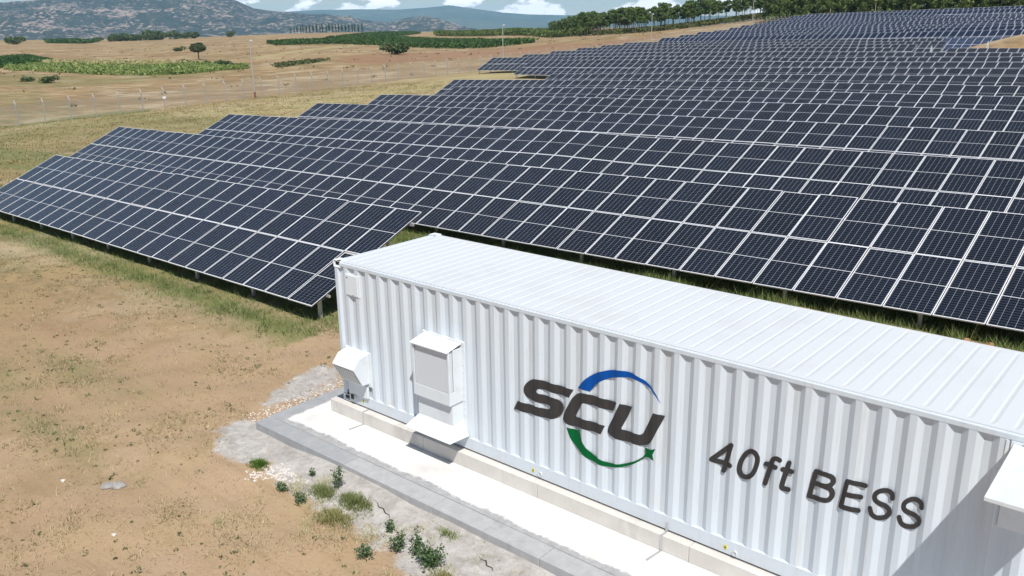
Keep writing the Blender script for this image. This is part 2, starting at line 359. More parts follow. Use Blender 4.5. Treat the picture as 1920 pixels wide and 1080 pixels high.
def in_poly(P, n):
    P = np.asarray(P); lo = P.min(0); hi = P.max(0); out = []
    k = 0
    while k < n:
        q = lo + rng.random((n * 2, 2)) * (hi - lo); q = q[inside(P, q[:, 0], q[:, 1])]
        out.append(q); k += len(q)
    return np.vstack(out)[:n]

def smooth(a, b, v): t = np.clip((v - a) / (b - a), 0, 1); return t * t * (3 - 2 * t)
def wob(x, y, s=1.):
    return (np.sin(x * 1.7 * s + 2.1 * np.sin(y * 1.1 * s)) + np.sin(y * 2.3 * s + 1.7 * np.sin(x * 1.3 * s)) + .6 * np.sin(x * 5.1 * s + y * 4.3 * s)) / 2.6
def cement(x, y):
    """cement slurry spilled round the pad"""
    dx = np.maximum(np.maximum(-.9 - x, x - 16), 0); dy = np.maximum(np.maximum(-1.25 - y, 0), 0)
    d = np.hypot(dx, dy)
    reach = .62 + .40 * smooth(-.5, 2.6, x) + .35 * smooth(3.5, 5, x) + .13 * wob(x, y, 1.3)
    front = 1 - smooth(reach - .40, reach + .38, d)
    front *= np.where(x < -.85, 1 - smooth(-1.25, -.95, y), (y < .2))
    e1 = .8 * (1 - smooth(.5, 1.3, np.hypot((x + 1.85 + .2 * (y - .5)) / .62, (y - .6) / 1.25) + .12 * wob(x, y, 2)))
    e2 = 1 - smooth(.5, 1.3, np.hypot((x + .45) / .75, (y + 1.75) / .55) + .1 * wob(x, y, 2))
    return np.clip(np.maximum(np.maximum(front, e1), e2), 0, 1)
def green_and_shade_near(x, y):
    """green weeds along the low side of the first two rows, plus painted shade beneath them"""
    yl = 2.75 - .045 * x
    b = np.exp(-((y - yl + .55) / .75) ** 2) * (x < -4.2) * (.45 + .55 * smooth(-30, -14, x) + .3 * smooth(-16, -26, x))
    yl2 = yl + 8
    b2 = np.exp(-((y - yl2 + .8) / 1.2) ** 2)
    under_shade = .95 * smooth(-.3, .3, y - yl) * (1 - smooth(3.2, 4.2, y - yl)) * (x < -3.5) + .95 * smooth(-.3, .3, y - yl2) * (1 - smooth(3.2, 4.2, y - yl2))  # dark weed green under the tables, shade painted into the ground colour
    b2 = np.maximum(b2, under_shade)
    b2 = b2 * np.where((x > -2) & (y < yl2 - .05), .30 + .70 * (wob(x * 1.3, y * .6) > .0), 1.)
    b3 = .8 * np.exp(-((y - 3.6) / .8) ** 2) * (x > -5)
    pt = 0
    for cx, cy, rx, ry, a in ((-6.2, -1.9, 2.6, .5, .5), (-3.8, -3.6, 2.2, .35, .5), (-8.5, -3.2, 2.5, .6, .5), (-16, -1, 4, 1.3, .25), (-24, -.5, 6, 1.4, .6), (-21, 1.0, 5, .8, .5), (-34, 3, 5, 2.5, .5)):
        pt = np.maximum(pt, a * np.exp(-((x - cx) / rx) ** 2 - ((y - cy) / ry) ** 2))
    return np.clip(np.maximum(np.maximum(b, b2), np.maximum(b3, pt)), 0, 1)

def build_terrain():
    az = np.concatenate([np.arange(-74, -6, .25), np.arange(-6, 286, 4.)])  # degrees from +Y, clockwise
    az = np.radians(az); na = len(az)
    rad = np.concatenate([[.3], np.geomspace(1.2, 3400, 720)])
    A, Rr = np.meshgrid(az, rad)
    x = CAM.x + Rr * np.sin(A); y = CAM.y + Rr * np.cos(A)
    z = H(x, y)
    V = np.c_[x.ravel(), y.ravel(), z.ravel()]
    i = np.arange(len(rad) - 1)[:, None] * na + np.arange(na)[None, :]
    j = np.arange(len(rad) - 1)[:, None] * na + (np.arange(na)[None, :] + 1) % na
    F = np.stack([i, j, j + na, i + na], -1).reshape(-1, 4)[:, ::-1]
    X, Y = V[:, 0], V[:, 1]
    dist = np.hypot(X - CAM.x, Y - CAM.y)
    jit = np.clip(dist * .012, .1, 6)
    Xj = X + jit * wob(X / jit * .15, Y / jit * .15); Yj = Y + jit * wob(Y / jit * .15, X / jit * .15 + 3)
    g = np.zeros(len(X)); st = np.zeros(len(X)); rd = np.zeros(len(X)); dk = np.zeros(len(X))
    for k, a in (('corn', .9), ('vine', .7), ('vineup', .7), ('darkvine', .9), ('orchard', .6), ('vineleft', .8), ('insidegreen', .55), ('fencegreen', .9), ('outgreen', .35), ('meadow', .55), ('farmdark', .6)):
        g = np.maximum(g, a * inside(POLYS[k], Xj, Yj))
    for k, a in (('straw', 1.), ('track', .8)):
        st = np.maximum(st, a * inside(POLYS[k], Xj, Yj))
    rd = np.maximum(rd, .9 * inside(POLYS['redsoil'], Xj, Yj))
    # grass between the rows of the park and round it
    park = smooth(-90, -82, X + .045 * Y) * smooth(10, 26, Y)
    st = np.maximum(st, .55 * park)
    # mowed meadow left of the park is drab green
    g = np.maximum(g, .34 * smooth(-32, -44, X) * smooth(-4, 6, Y) * (1 - smooth(34, 46, Y)))
    g = np.maximum(g, green_and_shade_near(X, Y))
    mound = np.exp(-(((X + 9) / 9) ** 2 + ((Y - 121) / 5) ** 2))
    rd = np.maximum(rd, smooth(.1, .4, mound) * .25); g = g * (1 - smooth(.1, .4, mound)); st = st * (1 - smooth(.1, .4, mound))
    far = smooth(55, 110, dist)
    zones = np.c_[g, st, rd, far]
    z2 = np.c_[cement(X, Y) * (dist < 60), smooth(18, 32, dist), np.zeros(len(X)), np.ones(len(X))]
    m = Mat('dry_ground', (.4, .27, .16), .95, 0, .2)
    P = m.coord()
    zn = m.n('ShaderNodeAttribute', attribute_name='zones'); zs = m.n('ShaderNodeSeparateColor', {0: zn.outputs['Color']})
    zb = m.n('ShaderNodeSeparateColor', {0: attr(m, 'zones2')})
    n_big = m.noise(.16, 6, .6); n_mid = m.noise(1.1, 7, .62); n_fine = m.noise(9, 6, .7); n_vf = m.noise(45, 4, .7)
    n_far = m.noise(.035, 8, .65); n_str = m.noise(.35, 6, .7, m.scaled(.35, 1.3, 1))
    soil = m.mix(m.ramp(n_big, .36, .66), (.335, .226, .136), (.425, .303, .196))
    soil = m.mix(m.math('MULTIPLY', m.ramp(n_mid, .42, .66), .65), soil, (.43, .315, .175))
    soil = m.mix(m.math('MULTIPLY', m.ramp(m.noise(.55, 7, .7), .50, .64), .65), soil, (.27, .185, .10))
    rot = m.n('ShaderNodeMapping', {'Vector': m.coord(), 'Rotation': (0, 0, R(38)), 'Scale': (.22, 2.4, 1)}).outputs[0]
    soil = m.mix(m.math('MULTIPLY', m.ramp(m.noise(1.0, 9, .8, rot, 1.2), .50, .66), .38), soil, (.25, .165, .085))
    soil = m.mix(m.math('MULTIPLY', m.ramp(m.noise(20, 5, .75), .56, .70), .55), soil, (.24, .18, .10))
    soil = m.mix(m.math('MULTIPLY', m.ramp(n_fine, .58, .75), .50), soil, (.26, .175, .095))
    soil = m.mix(m.math('MULTIPLY', m.ramp(m.noise(30, 6, .8), .54, .66), .5), soil, (.20, .15, .085))
    soil = m.mix(m.math('MULTIPLY', m.ramp(n_vf, .60, .70), .6), soil, (.56, .46, .34))
    dry = m.mix(m.ramp(n_far, .40, .60), (.270, .165, .080), (.41, .285, .150))
    dry = m.mix(m.math('MULTIPLY', m.ramp(n_str, .47, .60), .8), dry, (.19, .145, .075))
    dry = m.mix(m.math('MULTIPLY', m.ramp(m.noise(.9, 8, .8), .50, .60), .7), dry, (.14, .115, .055))
    dry = m.mix(m.math('MULTIPLY', m.ramp(m.noise(.11, 7, .75), .52, .60), .65), dry, (.50, .41, .28))
    dry = m.mix(m.math('MULTIPLY', m.ramp(n_fine, .45, .72), .45), dry, (.20, .17, .085))
    c = m.mix(zb.outputs[1], soil, dry)
    straw = m.mix(m.ramp(n_str, .35, .7), (.42, .355, .185), (.30, .255, .13))
    c = m.mix(m.math('MULTIPLY', zs.outputs[1], .85), c, straw)
    c = m.mix(m.math('MULTIPLY', zs.outputs[2], .8), c, (.27, .155, .09))
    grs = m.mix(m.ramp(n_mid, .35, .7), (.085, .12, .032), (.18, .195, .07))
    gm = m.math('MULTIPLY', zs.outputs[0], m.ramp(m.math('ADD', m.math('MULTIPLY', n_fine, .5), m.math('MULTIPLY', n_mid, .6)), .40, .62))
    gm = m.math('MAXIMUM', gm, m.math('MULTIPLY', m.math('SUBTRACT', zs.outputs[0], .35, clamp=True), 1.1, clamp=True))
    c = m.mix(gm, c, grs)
    # cement slurry
    cm = m.math('ADD', zb.outputs[0], m.math('ADD', m.math('MULTIPLY', m.math('SUBTRACT', m.noise(2.2, 9, .78), .5), 2.4), m.math('MULTIPLY', m.math('SUBTRACT', m.noise(22, 6, .8), .5), 1.1)))
    cm = m.ramp(m.math('MULTIPLY', m.math('GREATER_THAN', zb.outputs[0], .02), cm), .38, .66)
    cemc = m.mix(m.ramp(m.noise(3.2, 7, .7, dist=.8), .36, .66), (.34, .315, .29), (.54, .515, .485))
    cemc = m.mix(m.math('MULTIPLY', m.ramp(m.noise(14, 8, .8), .48, .64), .6), cemc, (.29, .265, .24))
    cemc = m.mix(m.math('MULTIPLY', m.ramp(m.noise(38, 5, .8), .56, .66), .5), cemc, (.62, .59, .55))
    c = m.mix(cm, c, cemc)
    m.set('Base Color', c)
    hgt = m.math('ADD', m.math('MULTIPLY', n_fine, .6), m.math('ADD', m.math('MULTIPLY', n_vf, .25), m.math('MULTIPLY', n_mid, .8)))
    m.bump(hgt, .8, .035)
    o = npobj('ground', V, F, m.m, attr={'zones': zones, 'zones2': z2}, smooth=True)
    # the fourth channel of zones is the alpha
    tag(o, kind='structure')
    return o
build_terrain()

# ------------------------------------------------------------------ mountains
def hpx(px): return 43 - .0147 * (px - 822)
YAW = 0.7041
def az_of(px): return -YAW + math.atan((px - 960) / 1614.6)     # from +Y, clockwise
def mountain(name, prof, r_ridge, r_foot, z_foot, mat, amp, seed, na=700, nr=60):
    px = np.array([p[0] for p in prof]); py = np.array([p[1] for p in prof])
    a0 = az_of(px[0]); a1 = az_of(px[-1]); az = np.linspace(a0, a1, na)
    pxa = 960 + 1614.6 * np.tan(az + YAW)
    yr = np.interp(pxa, px, py)
    zr = CAM.z + (hpx(pxa) - yr) / 1614.6 * r_ridge * np.cos(az + YAW)
    t = np.linspace(0, 1.35, nr)[:, None]
    # multi-octave noise in world metres
    rr = r_foot + (r_ridge - r_foot) * t
    X = CAM.x + rr * np.sin(az)[None]; Y = CAM.y + rr * np.cos(az)[None]
    g = np.random.default_rng(seed); nz_ = np.zeros_like(X); s = 2 * math.pi / (r_ridge * .22); a = 1.
    for o in range(7):
        for q in range(3):
            th = g.random() * 6.28; ph = g.random() * 6.28
            w_ = np.sin((X * math.cos(th) + Y * math.sin(th)) * s + ph + 1.5 * np.sin((Y * math.cos(th) - X * math.sin(th)) * s * .7))
            nz_ += a * (1 - np.abs(w_)) / 3
        s *= 1.9; a *= .58
    tt = np.clip(t, 0, 1); up = np.where(t <= 1, tt ** 1.15, 1 - (t - 1) * 1.2)
    Z = z_foot + (zr - z_foot) * up + amp * (nz_ - nz_.mean()) * np.sin(np.clip(t, 0, 1) * math.pi) ** .7 + amp * .12 * (nz_ - nz_.mean()) * (t > .7)
    V = np.c_[X.ravel(), Y.ravel(), Z.ravel()]
    i = np.arange(nr - 1)[:, None] * na + np.arange(na - 1)[None]
    F = np.stack([i, i + 1, i + na + 1, i + na], -1).reshape(-1, 4)[:, ::-1]
    o = npobj(name, V, F, mat, smooth=True); tag(o, kind='structure'); return o
def m_mount(name, scrub, scrub2, rock, k, sc):
    m = Mat(name, scrub, .95, 0, .1)
    n1 = m.noise(sc, 8, .7); n2 = m.noise(sc * 3.2, 8, .72, m.scaled(1, 1, 2.2)); n3 = m.noise(sc * .4, 4)
    c = m.mix(m.ramp(n1, .4, .62), scrub, scrub2)
    f = m.ramp(m.math('ADD', m.math('MULTIPLY', n2, .75), m.math('MULTIPLY', n3, .30)), .545, .585)
    c = m.mix(m.math('MULTIPLY', f, k), c, rock)
    m.set('Base Color', c); return m.m
MT1 = m_mount('mountain_scrub', (.025, .038, .030), (.052, .058, .042), (.36, .28, .235), .8, .012)
MT2 = m_mount('far_mountain_forest', (.05, .08, .05), (.09, .11, .07), (.3, .26, .22), .15, .0012)
R1 = [(-700, 22), (-400, 16), (-200, 12), (0, 9), (60, 7), (130, 4), (190, 0), (260, -3), (320, -6), (380, -8), (440, -2), (470, 6), (500, 18), (540, 22), (600, 28), (650, 31), (700, 37), (735, 42), (770, 36), (800, 32), (830, 37), (860, 46), (900, 54), (960, 64), (1000, 72)]
mountain('rocky_mountain', R1, 5200, 3500, -40, MT1, 55, 3)
R2 = [(200, 36), (450, 28), (563, 23), (620, 20), (713, 19), (753, 20), (813, 16), (850, 12), (897, 19), (947, 25), (993, 28), (1097, 30), (1200, 30), (1400, 30), (1700, 28), (2100, 30), (2600, 34)]
mountain('distant_mountain', R2, 10500, 7500, -60, MT2, 30, 5, na=400, nr=40)
# valley floor between the fields and the mountains
mb = MB()
for k in range(48):
    a, b = 2 * math.pi * k / 48, 2 * math.pi * (k + 1) / 48
    mb.poly([(3300 * math.sin(b), 3300 * math.cos(b), -32), (3300 * math.sin(a), 3300 * math.cos(a), -32), (12500 * math.sin(a), 12500 * math.cos(a), -60), (12500 * math.sin(b), 12500 * math.cos(b), -60)][::-1])
tag(mb.build('valley_floor', Mat('valley_scrub', (.16, .15, .08), .95).m), kind='structure')

# ------------------------------------------------------------------ pad: slab, kerb, plinth
pad = tag(empty('concrete_pad', (0, -.6, -.42)), 'white cement walkway with grey kerb stones along the container', 'walkway')
def pad_part(mb, name, mat, **k):
    o = mb.build(name, mat, pad, **k); o.location = -Vector(pad.location); return o
mb = MB(); mb.box(-.66, 16, -.944, 3.4, -.60, -.273); pad_part(mb, 'slab', SLAB)
top = []
xs = np.linspace(-.60, 16, 420)
for x in xs:
    yb = -.78 - .07 * smooth(5, 8, x) + .022 * math.sin(x * 3.1) + .016 * math.sin(x * 7.7 + 1) + .012 * math.sin(x * 19) + .007 * math.sin(x * 43)
    top.append((x, float(yb)))
mb = MB()
mb.poly([(-.66, -.943, -.270), (16, -.943, -.270), (16, 3.3, -.270), (-.66, 3.3, -.270)])
pad_part(mb, 'white_coating', COAT)
def kerb_piece(x0, x1, y0, y1, mat):
    mb = MB(); mb.box(x0 + .003, x1 - .003, y0 + .003, y1 - .003, -.60, -.268 + random.uniform(-.003, .003)); pad_part(mb, 'kerb_stone', mat, bevel=.008)
kerb_piece(-.93, -.50, -1.27, -.945, KERBL)
x = -.50
for k in range(16):
    kerb_piece(x, x + 1.0, -1.27 + random.uniform(-.004, .004), -.945, KERBL if k < 2 else KERB); x += 1.0
y = -.945
for k in range(5):
    kerb_piece(-.96, -.665, y, y + 1.0, KERBL); y += 1.0

plinth = tag(empty('plinth_wall', (0, -.1, -.27)), 'low cast concrete plinth under the container, stained by the outlet hood', 'plinth')
mb = MB(); x = -.25; cuts = [.70, 2.15, 3.02, 4.55, 7.05, 9.4, 12.3]
for c in cuts:
    mb = MB(); mb.box(x, c - .006, -.12 + random.uniform(-.002, .002), .18, -.269, -.032); x = c
    o = mb.build('concrete_block', PLINTH, plinth, bevel=.007); o.location = -Vector(plinth.location)
mb = MB(); mb.box(-.1, 12.25, 2.15, 2.52, -.269, -.032); o = mb.build('rear_strip', PLINTH, plinth); o.location = -Vector(plinth.location)

# ------------------------------------------------------------------ container
L, Wd, HT = 12.19, 2.438, 2.585
cont = tag(empty('shipping_container', (0, 0, -.03)), 'white forty foot battery container with corrugated sides and dark lettering', 'container')
CO = -Vector(cont.location)
def part(mb, name, mat, parent=None, smooth=False, bevel=0, label=None):
    o = mb.build(name, mat, parent or cont, smooth=smooth, bevel=bevel)
    if parent is None: o.location = CO
    if label: o['label'] = label
    return o
PIT = .278; XB = -.0926; REC = .036
def profile():
    p = [(.08, 0.)]
    n = 1
    while XB + n * PIT + .14 < L - .1:
        x = XB + n * PIT
        if n == 1: p += [(x - .07, REC), (x, REC), (x + .068, 0.)]
        else: p += [(x - .138, 0.), (x - .07, REC), (x, REC), (x + .068, 0.)]
        n += 1
    p.append((L - .08, 0.)); return p
def corrugated(pts, axis, off, sign, z0, z1):
    mb = MB()
    for (a, d0), (b, d1) in zip(pts[:-1], pts[1:]):
        q = [(a, off + sign * d0, z0), (b, off + sign * d1, z0), (b, off + sign * d1, z1), (a, off + sign * d0, z1)]
        if axis == 'y': q = [(v, u, z) for u, v, z in q]
        mb.poly(q)
    return mb
part(corrugated(profile(), 'x', 0., 1, .195, 2.505), 'side_wall', WHITE)
part(corrugated(profile(), 'x', Wd, -1, .16, 2.505), 'rear_wall', WHITE)
ep = [(.08, 0.)]; v = .16
while v < Wd - .25: ep += [(v, 0), (v + .068, REC), (v + .138, REC), (v + .206, 0)]; v += .276
ep.append((Wd - .08, 0.))
part(corrugated(ep, 'y', 0., 1, .16, 2.505), 'end_wall', WHITE)
part(corrugated(ep, 'y', L, -1, .16, 2.505), 'end_wall', WHITE)
for y0, y1 in ((-.003, .075), (Wd - .075, Wd + .003)):
    mb = MB(); mb.box(.16, L - .16, y0, y1, 0, .20 if y0 < 0 else .16); part(mb, 'bottom_rail', WHITE, bevel=.004)
    mb = MB(); mb.box(.14, L - .14, y0, y1, 2.500, 2.562); part(mb, 'top_rail', WHITE, bevel=.006)
for x0, x1 in ((0, .06), (L - .06, L)):
    for z0, z1 in ((0, .16), (2.5, 2.575)):
        mb = MB(); mb.box(x0, x1, .14, Wd - .14, z0, z1); part(mb, 'end_rail', WHITE, bevel=.006)
for x0 in (0., L - .085):
    for y0 in (0., Wd - .085):
        mb = MB(); mb.box(x0, x0 + .085, y0, y0 + .085, .118, 2.475); part(mb, 'corner_post', WHITE, bevel=.01)
def casting(x0, y0, z0):
    bm = bmesh.new()
    bmesh.ops.create_cube(bm, size=1); bmesh.ops.scale(bm, vec=(.178, .162, .118), verts=bm.verts)
    bmesh.ops.translate(bm, vec=(x0 + .089, y0 + .081, z0 + .059), verts=bm.verts)
    for d in (Vector((0, -1, 0)), Vector((0, 0, 1)), Vector((-1, 0, 0))):
        f = max(bm.faces, key=lambda f: (f.normal.dot(d), f.calc_area()))
        r = bmesh.ops.inset_individual(bm, faces=[f], thickness=.033)
        bmesh.ops.translate(bm, vec=-d * .03, verts=f.verts); f.material_index = 1
    me = D.meshes.new('corner_casting'); bm.to_mesh(me); bm.free(); me.materials.append(WHITE_BOX); me.materials.append(BLACK)
    o = D.objects.new('corner_casting', me); col.objects.link(o); o.parent = cont; o.location = CO
for x0 in (-.006, L - .172):
    for y0 in (-.006, Wd - .156):
        for z0 in (-.001, 2.476): casting(x0, y0, z0)
# roof: pressed troughs across
mb = MB(); yA, yB = .072, Wd - .072; ya, yb = .16, Wd - .16
x = .10; zt = 2.578
mb.poly([(.06, yA, zt), (x, yA, zt), (x, yB, zt), (.06, yB, zt)])
while x + .209 < L - .08:
    s = [(x, 0), (x + .006, -.010), (x + .026, -.010), (x + .060, 0), (x + .209, 0)]
    for (a, d0), (b, d1) in zip(s[:-1], s[1:]):
        mb.poly([(a, ya, zt + d0), (b, ya, zt + d1), (b, yb, zt + d1), (a, yb, zt + d0)])
        for y0, y1, e in ((yA, ya, 0), (yb, yB, 1)):
            if e == 0: mb.poly([(a, y0, zt), (b, y0, zt), (b, y1, zt + d1), (a, y1, zt + d0)])
            else: mb.poly([(a, y0, zt + d0), (b, y0, zt + d1), (b, y1, zt), (a, y1, zt)])
    x += .209
mb.poly([(x, yA, zt), (L - .06, yA, zt), (L - .06, yB, zt), (x, yB, zt)])
for y0, y1 in ((.03, yA), (yB, Wd - .03)):
    mb.box(.15, L - .15, y0, y1, 2.5625, 2.5785)
part(mb, 'roof', ROOF)
mb = MB()
mb.box(.30, .60, -.016, -.002, 2.03, 2.385); mb.box(.285, .635, -.004, .03, 2.012, 2.40)
ap = part(mb, 'access_panel', WHITE_BOX, bevel=.004)
mb = MB(); mb.box(.33, .36, -.020, -.014, 2.33, 2.345); mb.box(.47, .49, -.020, -.014, 2.035, 2.045); part(mb, 'latch', BLACK, ap)
# outlet hood (tall)
hood = MB()
hood.box(2.13, 3.05, -.016, .03, .27, 1.79)
part(hood, 'hood_flange', WHITE_BOX, bevel=.003)
bm_ = MB()
for z in np.arange(.35, 1.75, .12):
    for x in (2.155, 3.025): bm_.box(x - .008, x + .008, -.024, -.015, z - .008, z + .008)
for x in np.arange(2.2, 3.0, .12): bm_.box(x - .008, x + .008, -.024, -.015, 1.765, 1.781)
part(bm_, 'bolt_row', WHITE_BOX)['kind'] = 'stuff'
mb = MB()
x0, x1, yf = 2.19, 2.985, -.30
mb.hexa([(x0 - .02, yf - .035, 1.685), (x1 + .005, yf - .035, 1.685), (x1 + .005, -.016, 1.752), (x0 - .02, -.016, 1.752)],
        [(x0 - .02, yf - .035, 1.697), (x1 + .005, yf - .035, 1.697), (x1 + .005, -.016, 1.766), (x0 - .02, -.016, 1.766)])
mb.box(x0, x1, yf, yf + .012, .81, 1.01)          # lower front
mb.box(x0, x0 + .045, yf, yf + .012, 1.01, 1.683); mb.box(x1 - .03, x1, yf, yf + .012, 1.01, 1.683); mb.box(x0 + .045, x1 - .03, yf, yf + .012, 1.655, 1.683)
mb.hexa([(x1 - .012, yf + .012, .81), (x1, yf + .012, .81), (x1, -.016, .81), (x1 - .012, -.016, .81)], [(x1 - .012, yf + .012, 1.02), (x1, yf + .012, 1.02), (x1, -.016, 1.02), (x1 - .012, -.016, 1.02)])
mb.box(x1 - .012, x1, yf + .10, -.016, 1.02, 1.70); mb.box(x1 - .012, x1, yf + .012, yf + .03, 1.02, 1.683)
mb.box(x0, x0 + .012, yf + .012, -.016, .81, 1.70)
mb.box(x0 + .012, x1 - .012, yf + .012, -.016, .81, .82)
outlet = part(mb, 'outlet_hood', WHITE_BOX, bevel=.003, label='tall white outlet hood with mesh front and flared skirt')
mb = MB(); mb.box(x0 + .045, x1 - .03, yf + .018, yf + .024, 1.01, 1.655); mb.box(x1 - .022, x1 - .017, yf + .03, yf + .10, 1.02, 1.683)
part(mb, 'mesh_screen', GRILLE_LIGHT, outlet)
# neck and skirt below the hood
mb = MB(); yn = -.23
mb.box(x0 + .02, x1 - .02, yn, -.016, .44, .809)
T = [(x0 + .02, yn - .001), (x1 - .02, yn - .001), (x1 - .02, -.016), (x0 + .02, -.016)]; B = [(2.06, -.42), (3.07, -.42), (3.10, -.016), (2.04, -.016)]
def skirt(mb, i, j):
    t = .008
    mb.hexa([(B[i][0], B[i][1], .25 - t), (B[j][0], B[j][1], .25 - t), (T[j][0], T[j][1], .45 - t), (T[i][0], T[i][1], .45 - t)],
            [(B[i][0], B[i][1], .25), (B[j][0], B[j][1], .25), (T[j][0], T[j][1], .45), (T[i][0], T[i][1], .45)])
skirt(mb, 0, 1); skirt(mb, 1, 2); skirt(mb, 3, 0)
part(mb, 'hood_skirt', WHITE_BOX)
# inlet hood (small, left)
mb = MB()
a0, a1 = .185, .755
mb.box(.135, .815, -.014, .03, .43, 1.055); part(mb, 'hood_flange', WHITE_BOX, bevel=.003)
prof = [(-.014, 1.035), (-.20, 1.0), (-.345, .84), (-.165, .50), (-.014, .50)]
mb = MB()
mb.poly([(a0, y, z) for y, z in prof]); mb.poly([(a1, y, z) for y, z in prof][::-1])
for (y0, z0), (y1, z1) in zip(prof[:2], prof[1:3]): mb.poly([(a0, y0, z0), (a1, y0, z0), (a1, y1, z1), (a0, y1, z1)][::-1])
mb.poly([(a0, -.345, .84), (a1, -.345, .84), (a1, -.165, .50), (a0, -.165, .50)][::-1]); mb.poly([(a0, -.165, .50), (a1, -.165, .50), (a1, -.014, .50), (a0, -.014, .50)][::-1])
inlet = part(mb, 'inlet_hood', WHITE_BOX, bevel=.004, label='small white hood at the left end with a sloping dark mesh')
nrm = Vector((0, -.34, -.18)).normalized() * .006
mb = MB(); q = [(a0 + .035, -.333, .817), (a1 - .035, -.333, .817), (a1 - .035, -.178, .524), (a0 + .035, -.178, .524)]
mb.poly([Vector(p) + nrm for p in q][::-1])
part(mb, 'mesh_screen', GRILLE_DARK, inlet)
mb = MB(); mb.box(.22, .72, -.05, -.003, .205, .43); part(mb, 'cable_box', WHITE_BOX, bevel=.004)
mb = MB(); mb.box(.26, .34, -.053, -.049, .09, .19); part(mb, 'vent_opening', BLACK)
# stickers with earth symbol, round sockets
for x, z in ((.545, .10), (4.38, .085), (7.49, .09)):
    mb = MB(); mb.box(x - .022, x + .022, -.0075, -.0035, z - .030, z + .030); st_ = part(mb, 'earth_sticker', YELLOW)
    mb = MB(); mb.box(x - .003, x + .003, -.0095, -.0078, z, z + .025); mb.box(x - .018, x + .018, -.0095, -.0078, z - .005, z - .001); mb.box(x - .011, x + .011, -.0095, -.0078, z - .013, z - .009); mb.box(x - .005, x + .005, -.0095, -.0078, z - .021, z - .017)
    part(mb, 'earth_symbol', BLACK, st_)
for x, z in ((4.515, .068), (7.62, .055)):
    bmr = bmesh.new(); me = D.meshes.new('socket_ring')
    mb = MB(); n = 20
    for k in range(n):
        t0, t1 = 2 * math.pi * k / n, 2 * math.pi * (k + 1) / n
        a = [(x + r * math.cos(t), y, z + r * math.sin(t)) for t in (t0, t1) for r, y in ((.036, -.0035), (.036, -.018), (.028, -.018), (.028, -.0035))]
        mb.poly([a[0], a[4], a[5], a[1]]); mb.poly([a[1], a[5], a[6], a[2]]); mb.poly([a[2], a[6], a[7], a[3]])
    bmr.free(); part(mb, 'socket_ring', WHITE_BOX)
    mb = MB(); mb.tube((x, -.0035, z), (x, -.012, z), .020, n=12); part(mb, 'earth_socket', GALV)
# canopy over the hatch at the right
mb = MB(); mb.box(10.36, 11.16, -.006, .034, 1.55, 2.497); part(mb, 'hatch_frame', WHITE_BOX, bevel=.003)
mb = MB()
c0, c1 = 10.385, 11.13
mb.hexa([(c0, -1.12, 2.40), (c1, -1.12, 2.40), (c1, -.008, 2.452), (c0, -.008, 2.452)], [(c0, -1.12, 2.416), (c1, -1.12, 2.416), (c1, -.008, 2.468), (c0, -.008, 2.468)])
mb.box(c0, c1, -1.132, -1.1195, 2.374, 2.414)
cn = part(mb, 'hatch_canopy', WHITE_BOX, bevel=.003, label='white canopy flap standing out from the wall at the right')
mb = MB()
for x in (10.50, 10.76, 11.02): mb.tube((x - .04, -.012, 2.475), (x + .04, -.012, 2.475), .012, n=8)
part(mb, 'hinge', GALV, cn)
# downpipe seam on the side wall next to the hatch
mb = MB(); mb.box(10.318, 10.330, -.009, .0, .2, 2.497); part(mb, 'seam_strip', WHITE_BOX)

# --- lettering
ROT = cam.rotation_euler.to_matrix()
def wall_pt(px, py, y=-.006):
    d = ROT @ Vector(((px - 960) / 1614.6, -(py - 540) / 1614.6, -1)); t = (y - CAM.y) / d.y
    p = CAM + d * t; return (round(p.x, 4), round(p.z, 4))
DEC = .5
PRX = np.array([p[0] for p in profile()]); PRY = np.array([p[1] for p in profile()])
def plate(name, pts, mat, parent, label=None, y=-.0045):
    """painted shape that follows the folds of the wall"""
    P2 = [Vector((p[0], p[1], 0)) for p in pts]
    tris = geometry.tessellate_polygon([P2])
    mb = MB(); mb.v = [(p[0], 0, p[1]) for p in pts]
    for t in tris:
        a, b, c = (P2[i] for i in t); cr = (b - a).cross(c - a).z
        mb.f.append(tuple(t) if cr > 0 else tuple(t)[::-1]); mb.m.append(0)
    return fold(mb, name, mat, parent, label, y)
def fold(mb, name, mat, parent, label=None, y=-.0045):
    bm = bmesh.new(); me = mb.mesh(name, mat); bm.from_mesh(me)
    xs = [v.co.x for v in bm.verts]; lo, hi = min(xs), max(xs)
    for q in PRX:
        if lo < q < hi:
            bmesh.ops.bisect_plane(bm, geom=bm.verts[:] + bm.edges[:] + bm.faces[:], plane_co=(float(q), 0, 0), plane_no=(1, 0, 0), dist=1e-5)
    for v in bm.verts: v.co.y = float(np.interp(v.co.x, PRX, PRY)) * DEC + y + .0030 + v.co.y
    bmesh.ops.triangulate(bm, faces=bm.faces[:])
    bm.to_mesh(me); bm.free()
    o = D.objects.new(name, me); col.objects.link(o); o.parent = parent
    if parent is cont: o.location = CO
    if label: o['label'] = label
    return o
def conv(pts, ox, oy, s): return [wall_pt(ox + x / s, oy + y / s) for x, y in pts]
A_ = (920, 660, 4.155)
